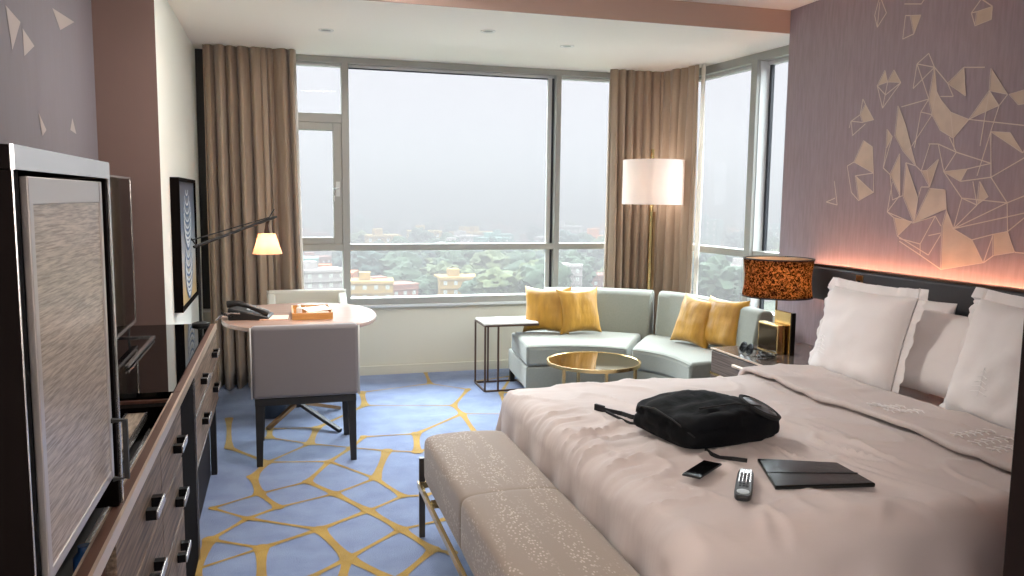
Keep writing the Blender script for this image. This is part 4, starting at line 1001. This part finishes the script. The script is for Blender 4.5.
t = thing('duvet', 'puffy pale blush-white duvet spread over the bed and hanging at the foot', 'duvet', (1.9, 2.7, BZ))
b = NB(); drape(b, BX0 - .045, 2.42, BY0, BY1, .02, 190, 220); obj('cover', b, M_linen, t, solid=.012)
b = NB(); drape(b, 2.285, 2.66, BY0 - .012, BY1 + .012, .052, 30, 180, foot_on=False); 
o = obj('turned_down_fold', b, M_linen, t, solid=.022, bevel=0)
b = NB(); tube(b, [(2.290, 1.83 + i * .058, BZ + .052 + bump_at(2.29, 1.83 + i * .058)) for i in range(31)], .003, 6); obj('stitched_hem', b, mat('hem_thread', rgb(190, 176, 170), .7), o)
rd2 = random.Random(4)
for k, yq in enumerate((2.72, 2.62, 2.28, 2.2, 2.12)):
    b = NB(); x0_ = 2.36
    tube(b, [(x0_ - .01 + .03 * s, yq, BZ + .069 + bump_at(x0_ + .03 * s, yq)) for s in range(7)], .0022, 5)
    for s in range(6):
        xs = x0_ + .03 * s; zz = BZ + .069 + bump_at(xs, yq)
        tube(b, [(xs, yq - .03, zz), (xs + .012, yq, zz + .001), (xs, yq + .03, zz)], .0022, 5)
    obj('embroidery', b, M_emb, o)

# pillows
YY = V(0, -1, 0)
def pillow(label, c, ax, up_, w, h, th, seed, **k):
    return scatter(label, c, ax, up_, w, h, th, seed, M_pill, 'pillow', 'white bed pillows', 'pillow', **k)
pillow('white square flanged pillow at the far side of the bed, next to the nightstand', (2.80, 3.33, .815), (.05, -1, 0), (.28, 0, 1), .56, .50, .20, 11, n=34, flange=.045, wr=.02, pinch=.05)
pillow('plain white pillow lying back between the two square pillows', (3.00, 2.94, .79), (.0, -1, 0), (.55, 0, 1), .66, .42, .18, 12, n=30, wr=.015, pinch=.05)
pillow('white pillow whose corner shows behind the far square pillow', (3.06, 3.40, .80), (.0, -1, 0), (.30, 0, 1), .66, .46, .15, 15, n=26, wr=.012, pinch=.05)
pillow('white square flanged pillow at the near side of the bed', (2.79, 2.42, .84), (-.10, -1, 0), (.26, .02, 1), .60, .53, .20, 13, n=34, flange=.045, wr=.02, pinch=.05)
pillow('white pillow almost hidden behind the near square pillow', (3.04, 2.30, .80), (.0, -1, 0), (.30, 0, 1), .66, .44, .16, 14, n=26, wr=.012, pinch=.05)
def emb(par, u, v, s):
    b = NB(); 
    M_ = bpy.data.objects[par.name]
    for k in range(5):
        h = -.5 + k * .25
        tube(b, [(u - .5 * s * (1 - .15 * k), 0, v + h * s), (u, 0, v + (h + .12) * s), (u + .5 * s * (1 - .15 * k), 0, v + h * s)], .002, 5)
    tube(b, [(u, 0, v - .6 * s), (u, 0, v + .75 * s)], .002, 5)
    bm = b
    for vv in bm.verts:
        x, z = vv.co.x, vv.co.z
        fu, fv = 2 * x / par_w, 2 * z / par_h
        e = max(0, (1 - fu ** 4)) ** .55 * max(0, (1 - fv ** 4)) ** .55
        vv.co.y += -(.10 * e + .020)
    o = obj('embroidery', b, M_emb, par, world=False)
par_w, par_h = .60, .5
for o in list(S.objects):
    if o.get('label', '').startswith('white square flanged'): emb(o, -.04 if 'near' in o['label'] else -.13, -.08, .085)

# ------------------------------------------------------------------ bench at the foot of the bed
t = thing('bed_bench', 'long padded bench in beige patterned fabric at the foot of the bed', 'bench', (.76, 2.5, 0))
kx0, kx1, ky0, ky1, kz0, kz1 = .578, .950, 1.62, 3.345, .265, .475
def benchc(bm, y0, y1, soft0=False, soft1=False):
    n, m = 22, 34
    def f(i, j):
        return 0
    prof = []
    for k in range(40):
        a = 2 * PI * k / 40; c, s_ = math.cos(a), math.sin(a)
        prof.append((math.copysign(abs(c) ** .22, c), math.copysign(abs(s_) ** .22, s_)))
    rings = []
    ys = [y0 + (y1 - y0) * t_ for t_ in (0, .008, .025, .06, .2, .5, .8, .94, .975, .992, 1)]
    for q, y in enumerate(ys):
        e = (.90, .965, .99, 1, 1, 1, 1, 1, .99, .965, .90)[q]
        if (soft0 and q < 3) or (soft1 and q > 7): e = 1 - (1 - e) * .22
        ring = []
        for c, s_ in prof:
            x = (kx0 + kx1) / 2 + c * (kx1 - kx0) / 2 * e; z = (kz0 + kz1) / 2 + s_ * (kz1 - kz0) / 2 * e
            if s_ > .5: z += .012 * (1 - c * c) 
            ring.append(bm.verts.new((x, y, z)))
        rings.append(ring)
    for A, B in zip(rings, rings[1:]):
        for k in range(40): bm.faces.new((A[k], A[(k + 1) % 40], B[(k + 1) % 40], B[k])).smooth = True
    bm.faces.new(rings[0][::-1]); bm.faces.new(rings[-1])
for y0_, y1_ in ((1.62, 2.095), (2.10, 2.608), (2.612, 3.345)) :
    pass
b = NB(); benchc(b, 2.60, 3.345, soft0=True); obj('cushion_pad', b, M_bench, t)
b = NB(); benchc(b, 1.50, 2.60, soft1=True); obj('cushion_pad', b, M_bench, t)
obj('frame_rail', [(.560, .574, 1.48, 3.39, .228, .256), (.954, .966, 1.48, 3.39, .228, .256), (.574, .954, 3.372, 3.39, .228, .256), (.574, .954, 1.48, 1.498, .228, .256), (.574, .954, 1.6, 1.64, .24, .262), (.574, .954, 2.4, 2.44, .24, .262), (.574, .954, 3.1, 3.14, .24, .262)], M_brass, t, bevel=.001)
for x, y in ((.580, 3.382), (.95, 3.382), (.580, 1.49), (.95, 1.49)):
    obj('leg', [(x - .013, x + .013, y - .006, y + .012, 0, .362)], mat('gunmetal', rgb(88, 84, 82), .3, metal=.9) if 'gunmetal' not in bpy.data.materials else bpy.data.materials['gunmetal'], t, bevel=.002)

# ------------------------------------------------------------------ things on the bed
def ztop(x, y): return BZ + .02 + .006 + bump_at(x, y)
t = thing('backpack', 'black nylon backpack lying on the bed with its straps spread out', 'bag', (1.5, 2.58, .62))
def bagbody():
    bm = NB(); bmesh.ops.create_cube(bm, size=2); bmesh.ops.subdivide_edges(bm, edges=bm.edges, cuts=17, use_grid_fill=True)
    for v in bm.verts:
        d = v.co; m_ = max(abs(d.x), abs(d.y), abs(d.z)); n_ = d.normalized()
        k = 1 / (abs(n_.x) ** 7 + abs(n_.y) ** 7 + abs(n_.z) ** 6) ** (1 / 6.8)
        s = n_ * k
        x, y, z = s
        tap = 1 - .20 * max(0, x) - .06 * max(0, -x) ** 2
        hz_ = 1 - .26 * max(0, x) ** 1.3 - .16 * max(0, -x - .3)
        X = x * .232; Y = y * .195 * tap; Z = (z + 1) / 2 * .136 * hz_
        if z > 0: Z += .008 * math.cos(x * 2) * (1 - y * y)
        q = V(X, Y, Z) * 9
        w = noise.noise(q + V(3, 1, 0)) * .012 + noise.noise(q * 2.4) * .007 - .010 * (1 - min(1, abs(noise.noise(V(q.x * .8 + q.y * .7, q.y * 1.4 - q.x * .3, q.z * 1.5 + 5))) * 5))
        v.co = V(X, Y, max(0, Z)) + n_ * w * (1 if z > -.8 else 0)
    for f in bm.faces: f.smooth = True
    return bm
BAG = V(1.525, 2.60, 0); BAG.z = ztop(1.5, 2.6) - .006; BR_ = math.radians(8)
t.location = BAG; t.rotation_euler = (0, 0, BR_)
bdy = obj('body', bagbody(), M_bagf, t, world=False)
b = NB(); tube(b, [(-.20, -.185, .06), (-.235, -.10, .105), (-.24, 0, .12), (-.235, .10, .105), (-.20, .18, .06)], .003, 6); tube(b, [(-.15, -.14, .145), (0, -.15, .152), (.13, -.13, .125), (.22, -.05, .09)], .0032, 6); obj('zip_piping', b, M_strap, bdy, world=False)
b = NB(); lathe(b, (0, 0, 0), [(.050, .0), (.056, .008), (.050, .014), (.0, .018)], 30, sx=1.0, sy=1.5); o = obj('mesh_pocket', b, mat('silver_black_mesh', rgb(120, 124, 130), .3, grain=(rgb(16, 16, 18), (28, 28, 28), .95)), t, world=False, label='mesh pocket with a silvery sheen'); o.rotation_euler = (.22, .26, 0); o.location = (.150, -.10, .104)
b = NB(); lathe(b, (0, 0, 0), [(.052, .0), (.064, .0), (.066, .012), (.056, .016)], 30, sx=1.0, sy=1.5); o = obj('pocket_rim', b, M_strap, t, world=False); o.rotation_euler = (.22, .26, 0); o.location = (.150, -.10, .104)
def strap(pts, w=.022, name='strap'):
    P_ = [Vector(p) for p in pts]; b = NB(); tube(b, P_, .01, flat=(.004, w)); return obj(name, b, M_strap, t)
def onbed(x, y, dz=.010):
    for _ in range(3):
        z = .62
        p = onz(x, y, z); z = ztop(p.x, p.y); p = onz(x, y, z)
    return V(p.x, p.y, z + max(dz, 0))
strap([onbed(641, 423, .02), onbed(632, 420, .012), onbed(622, 416), onbed(608, 413), onbed(596, 410)], .018)
strap([onbed(640, 427, .012), onbed(630, 425, .008), onbed(618, 420), onbed(606, 414)], .010)
b = NB(); tube(b, [onbed(604, 412, .01), onbed(595, 409.5, .01)], .01, flat=(.012, .03)); obj('strap_end', b, M_strap, t)
strap([onbed(705, 452, .01), onbed(712, 456, .006), onbed(720, 459, .004), onbed(732, 461.5), onbed(747, 463.5)], .014)
b = NB(); tube(b, [(.23, -.04, .04), (.262, -.02, .05), (.262, .04, .05), (.23, .06, .04)], .006, 8); obj('grab_handle', b, M_strap, t, world=False)

def quad_on_bed(px, th, dz=.006):
    P_ = [onbed(x, y, 0) for x, y in px]; z = max(p.z for p in P_) + dz
    c = sum(P_, V(0, 0, 0)) / 4
    return P_, z, c
# phone
P_, z, c = quad_on_bed([(681.5, 481), (704, 463.5), (722, 468), (700, 486)], .008)
def slab(P_, z, th, m, name, par=None, inset=0, bevel=.003, label=None):
    c = sum(P_, V(0, 0, 0)) / len(P_); b = NB()
    prism(b, [((p - c).x * (1 - inset) + c.x, (p - c).y * (1 - inset) + c.y) for p in P_], z, z + th); return obj(name, b, m, par, bevel=bevel, label=label)
t = thing('mobile_phone', 'black mobile phone lying face up on the bed below the backpack', 'phone', (c.x, c.y, z))
slab(P_, z, .007, M_plastic, 'body', t); slab(P_, z + .0071, .0006, M_screen, 'screen', t, .06, 0)
# remote
a0, a1 = onbed(742, 506, 0), onbed(746, 475.5, 0); dr = (a1 - a0); L_ = dr.length; ang = math.atan2(dr.y, dr.x)
t = thing('remote_control', 'black remote control with silver buttons on the bed between phone and folder', 'remote control', ((a0 + a1) / 2), ang)
t.location.z = max(a0.z, a1.z) + .006; t.rotation_euler = (0, 0, ang)
b = NB(); n_ = 24; ow = []
for i in range(n_):
    a = 2 * PI * i / n_; ow.append((math.copysign(abs(math.cos(a)) ** .35, math.cos(a)) * L_ / 2, math.copysign(abs(math.sin(a)) ** .5, math.sin(a)) * (.0255 - .002 * math.cos(a))))
prism(b, ow, 0, .018); obj('body', b, M_plastic, t, world=False, bevel=.004)
obj('face_plate', [(-.005, L_ / 2 - .012, -.018, .018, .018, .0192)], M_silver, t, world=False)
b = NB()
for i in range(6):
    for j in range(3): box(b, -.045 + i * .021, -.034 + i * .021, -.014 + j * .0105, -.0065 + j * .0105, .0185, .0215)
obj('button', b, M_plastic if False else mat('remote_keys', rgb(60, 62, 66), .5), t, world=False)
b = NB(); lathe(b, (-L_ / 2 + .034, 0, .018), [(.018, 0), (.018, .0025), (0, .004)], 28); obj('navigation_pad', b, M_greykey, t, world=False)
# folder
P_, z, c = quad_on_bed([(757, 463), (837, 465), (875.5, 490.5), (775, 491)], .01, .0)
t = thing('tablet_folder', 'black leather folder lying flat on the bed, right of the remote control', 'folder', (c.x, c.y, z))
slab(P_, z - .004, .014, M_leather, 'cover', t, 0, .004)
A_, B_, C_, D_ = P_
ll, rr_ = D_.lerp(A_, .45), C_.lerp(B_, .45)
b = NB(); zz = z + .0102; dn = (A_ - D_).normalized() * .006
b.faces.new([b.verts.new((p.x, p.y, zz + .0008)) for p in (ll, rr_, rr_ + dn, ll + dn)]); tube(b, [(ll.x, ll.y, zz), (rr_.x, rr_.y, zz)], .0015, 6)
obj('crease', b, M_black, t)

# ------------------------------------------------------------------ added fill lights on ceiling and walls, out of view, to brighten the room
M_fillface = emis('lamp_diffuser', (1, .94, .88, 1), .7)  # glowing face shared by the added fill lights
for k, (x, y) in enumerate(((-.3, -.5), (.45, 4.0))):  # both added; the aisle one lifts soffit, chair back and pillows
    t = thing('ceiling_light', ('round ceiling light over the entry end of the room', 'round ceiling light above the aisle between the cabinets and the bed')[k], 'light', (x, y, ZC), 0, 'round ceiling lights')
    b = NB(); lathe(b, (x, y, ZC), [(.16, 0), (.16, -.03), (.15, -.035), (.145, -.03)], 40); obj('housing', b, M_white, t)
    b = NB(); lathe(b, (x, y, ZC), [(.145, -.028), (0, -.03)], 40); obj('diffuser', b, M_fillface, t)
    l = bpy.data.lights.new('ceiling_lamp', 'AREA'); l.shape = 'DISK'; l.size = (.3, .5)[k]; l.energy = (6, 16)[k]; l.color = (1, .94, .88)
    o = bpy.data.objects.new('ceiling_lamp', l); COL.objects.link(o); o.location = (x, y, ZC - .045)
for k, x in enumerate((-.5, 2.0)):  # two fill lights added on the back wall, behind the camera
    t = thing('wall_lamp', ('tall frosted wall light beside the entry, behind the viewer', 'tall frosted wall light behind the near side of the bed')[k], 'light', (x, YB, 1.7), 0, 'frosted wall lights')
    obj('back_plate', [(x - .28, x + .28, YB + .001, YB + .02, 1.2, 2.3)], M_brass, t, bevel=.003)
    obj('diffuser', [(x - .25, x + .25, YB + .02, YB + .06, 1.23, 2.27)], M_fillface, t, bevel=.01)
    l = bpy.data.lights.new('wall_lamp_light', 'AREA'); l.shape = 'RECTANGLE'; l.size = .5; l.size_y = 1.04; l.energy = (9, 6)[k]; l.color = (1, .93, .88)
    o = bpy.data.objects.new('wall_lamp_light', l); COL.objects.link(o); o.location = (x, YB + .075, 1.75); o.rotation_euler = (PI / 2 + .15, 0, 0)

t = thing('wall_lamp', 'broad frosted wall light on the dark left wall, behind the viewer', 'light', (XL1, -1.0, 1.7))  # added fill light, aimed across the room at the pillows
obj('back_plate', [(XL1 + .001, XL1 + .02, -1.33, -.67, 1.3, 2.3)], M_brass, t, bevel=.003)
obj('diffuser', [(XL1 + .02, XL1 + .06, -1.30, -.70, 1.33, 2.27)], M_fillface, t, bevel=.01)
l = bpy.data.lights.new('wall_lamp_light', 'AREA'); l.shape = 'RECTANGLE'; l.size = .94; l.size_y = .6; l.energy = 22; l.color = (1, .95, .91)
o = bpy.data.objects.new('wall_lamp_light', l); COL.objects.link(o); o.location = (XL1 + .075, -1.0, 1.8); o.rotation_euler = (0, -PI / 2, 0)
t = thing('wall_lamp', 'small round white wall light at the near end of the bed wall, outside the view', 'light', (XB, .7, 1.7))  # another added fill light, out of view on the bed wall
b = NB(); lathe(b, (0, 0, 0), [(.15, 0), (.15, .03), (.12, .05), (0, .055)], 40); o = obj('diffuser', b, M_fillface, t, world=False); o.rotation_euler = (0, -PI / 2, 0)
l = bpy.data.lights.new('wall_lamp_light', 'AREA'); l.shape = 'DISK'; l.size = .3; l.energy = 9; l.color = (1, .93, .87)
o = bpy.data.objects.new('wall_lamp_light', l); COL.objects.link(o); o.location = (XB - .07, .7, 1.7); o.rotation_euler = (0, PI / 2, .5)

# ------------------------------------------------------------------ render look
S.view_settings.view_transform = 'Standard'; S.view_settings.look = 'None'; S.view_settings.gamma = 1; S.view_settings.use_curve_mapping = False
S.view_settings.exposure = 1.5
c = S.cycles; c.use_denoising = True; c.max_bounces = 8; c.diffuse_bounces = 5; c.glossy_bounces = 4; c.transparent_max_bounces = 12; c.transmission_bounces = 6
c.volume_bounces = 2; c.sample_clamp_indirect = 8; c.use_adaptive_sampling = False; c.caustics_reflective = False; c.caustics_refractive = False
for p in protos:
    pass
